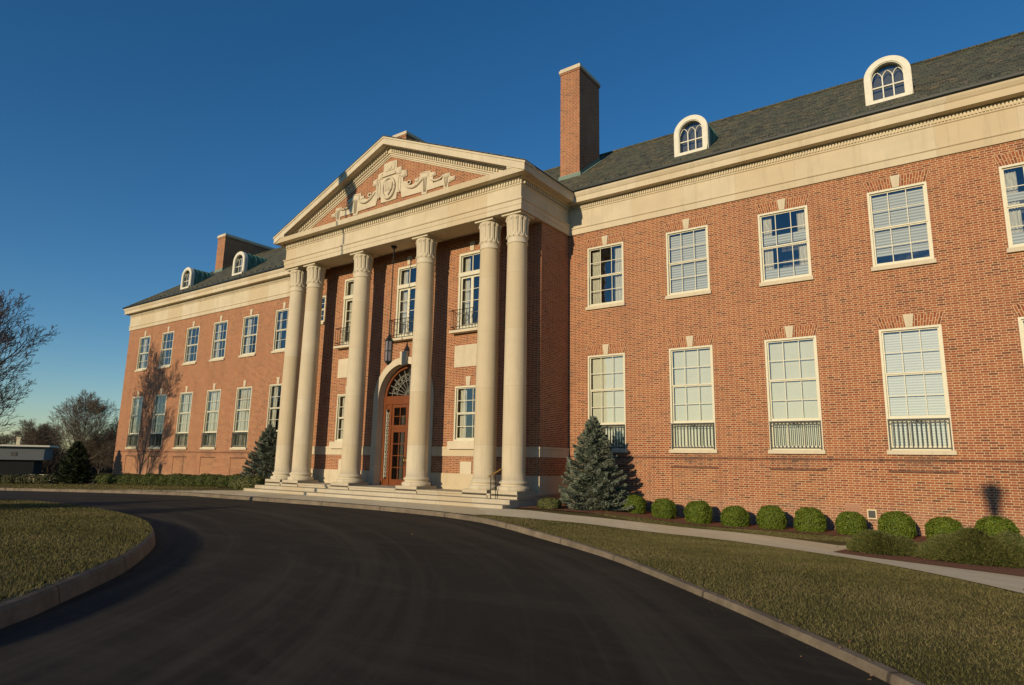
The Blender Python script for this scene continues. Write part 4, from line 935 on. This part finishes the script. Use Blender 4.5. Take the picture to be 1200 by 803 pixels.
spots=[(-70,-3,1.15),(-60,16,1.05),(-50,15,.85),(-56,22,1.1),(-68,7,1.1),(-64,11,1.05),(-62,12,1.05),(-66,20,1.2),(-70,2,1.1),(-72,10,1.15),(-75,18,1.2),(-78,27,1.2),(-80,6,1.2),(-84,14,1.25),(-88,24,1.3),(-90,0,1.2),(-74,-2,1.1),(-80,-6,1.15),(-56,20,.95),(-70,30,1.1),(-95,34,1.3),(-92,12,1.25),(-60,27,.9),(-84,36,1.2)]
spots=[(x,y,s*.52) for x,y,s in spots]+[(-62,9.6,.98),(-60.5,13.5,.8),(-66,7.5,.68)]
for i,(x,y,s) in enumerate(spots):
    o=protos[i] if i<4 else copy_tree(protos[i%4]); s*=.70
    o.location=(x,y,-1.2); o.rotation_euler=(0,0,rr.uniform(0,6.28)); o.scale=(s,s,s*rr.uniform(.85,1.05))
# thicket: an unbroken mass of bare brush below the tree crowns
N=26000; r=np.random.default_rng(8); t=r.random(N); x=-66-48*t+r.normal(0,2,N); y=-14+52*r.random(N); x=x-.15*y
h=r.uniform(.3,1.0,N)**.7*np.where(x<-70,3.4,2.6); z=-1.1+h*r.random(N)
P=np.stack([x,y,z],1); V=np.stack([r.normal(0,.35,N),r.normal(0,.35,N),r.uniform(.4,1.1,N)],1); a=r.uniform(0,6.28,N); U=np.stack([np.cos(a),np.sin(a),0*a],1)*r.uniform(.02,.06,(N,1))
o=cards('thicket',P,U,V,leafmat('brushwood',[(0,(.05,.035,.026)),(.6,(.09,.062,.045)),(1,(.13,.10,.06))],.95),None); tag(o,'brown leafless undergrowth massed beneath the distant woodland','thicket',kind='stuff')
# white shed
S=empty('white_shed',(-51.8,1.3,-.9),R(63)); tag(S,'long low white flat roofed shed with dark open lower bays at the far left','shed')
b=MB(); b.box(-14,1.6,0,5,1.75,2.95); b.build('wall',simple('white_siding',(.13,.14,.145),.6),S)
b=MB(); b.box(-14.3,2.0,-.4,5.3,2.95,3.10); b.build('roof',M['white'],S)
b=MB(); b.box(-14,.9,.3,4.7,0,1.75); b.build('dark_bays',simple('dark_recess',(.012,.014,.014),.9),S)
b=MB(); b.box(-.70,-.42,.4,.68,3.1,3.75); b.box(-.74,-.38,.36,.72,3.7,3.8); b.build('flue',M['concrete'],S)
b=MB(); b.box(-.9,-.45,-.03,.0,2.1,2.45); b.build('window',M['room'],S)
b=MB(); b.box(-9.2,-8.0,-.6,-.3,.9,1.35); b.build('hatch',M['white'],S)
S=empty('low_wall',(-38.8,-.6,-.95),R(42)); tag(S,'long low pale concrete wall lying in front of the distant woodland','wall')
b=MB(); b.box(-1.9,1.5,0,.3,0,.74); b.build('wall',M['concrete'],S); b=MB(); b.box(-1.95,1.55,-.05,.35,.74,.82); b.build('coping',M['concrete'],S)
# ---------------------------------------------------------------- things just outside the frame whose shadows are in it
S=empty('flagpole',(-3.25,-17.4,.1)); tag(S,'tall pale flagpole with a limp flag on the grass island','flagpole')
b=MB(); b.lathe([(.09,0),(.06,8),(.035,18.1)],n=10); b.build('pole',M['white'],S)
b=MB(); b.lathe([(.02,18.1),(.09,18.16),(.10,18.22),(.08,18.28),(.01,18.33)],n=10); b.build('finial',M['brass'],S)
b=MB(); vs=[];fs=[]
for i in range(11):
    for j in range(9):
        u_=i/10; v_=j/8; xx=.05+.50*u_+.10*math.sin(u_*9+v_*2)*u_; zz=17.9-1.9*v_-.35*u_-1.0*u_*u_; vs.append((xx*(1-.25*v_),.14*math.sin(u_*11+v_),zz))
for i in range(10):
    for j in range(8): a=i*9+j; fs.append((a,a+1,a+10,a+9))
b.add(vs,fs,True); b.build('flag',simple('flag_cloth',(.35,.06,.05),.8),S,recalc=False)
def street_lamp(x,y,H,lb):
    A=2.7; S=empty('street_lamp',(x+A,y,G(x,y)-.1)); tag(S,lb,'street lamp','lantern topped street lamps along the drive')
    b=MB(); b.lathe([(.12,0),(.12,.1),(.07,.3),(.05,.5),(.035,H+.55),(.01,H+.6)],n=12); b.build('pole',M['iron'],S)
    b=MB(); b.tube([(0,0,H+.35),(-A*.5,0,H+.42),(-A,0,H+.35),(-A,0,H+.02)],.013,6); b.tube([(0,0,H-.3),(-.6,0,H+.36)],.012,5); b.build('added_arm',M['iron'],S)  # added arm: sets the pole aside so its shadow stays out of view
    b=MB(); b.lathe([(.05,H-.95),(.12,H-.85),(.24,H-.25),(.25,H-.22)],-A,0,n=8,smooth=False); b.build('lamp_glass',M['white'],S)
    b=MB(); b.lathe([(.30,H-.22),(.26,H-.14),(.10,H-.04),(.03,H+.03)],-A,0,n=8,smooth=False); b.build('lamp_cap',M['iron'],S)
street_lamp(18.68,-30,8.2,'pendant street lamp on the right behind the camera, its shadow on the wall')
street_lamp(-24.5,-20.5,6.2,'street lamp with a pendant lantern on the far left side of the drive')
for i,(x,y,s,H) in enumerate(((-5,-26,31,3.4),(-1,-25,32,3.2))):
    tree('bare_tree',s,(x,y,-.1),H,1.1,.12,M['bark'],('small leafless tree on the island beside the flagpole, left of the pair','small leafless tree on the island beside the flagpole, right of the pair')[i],levels=4,minr=.012,sides=4)
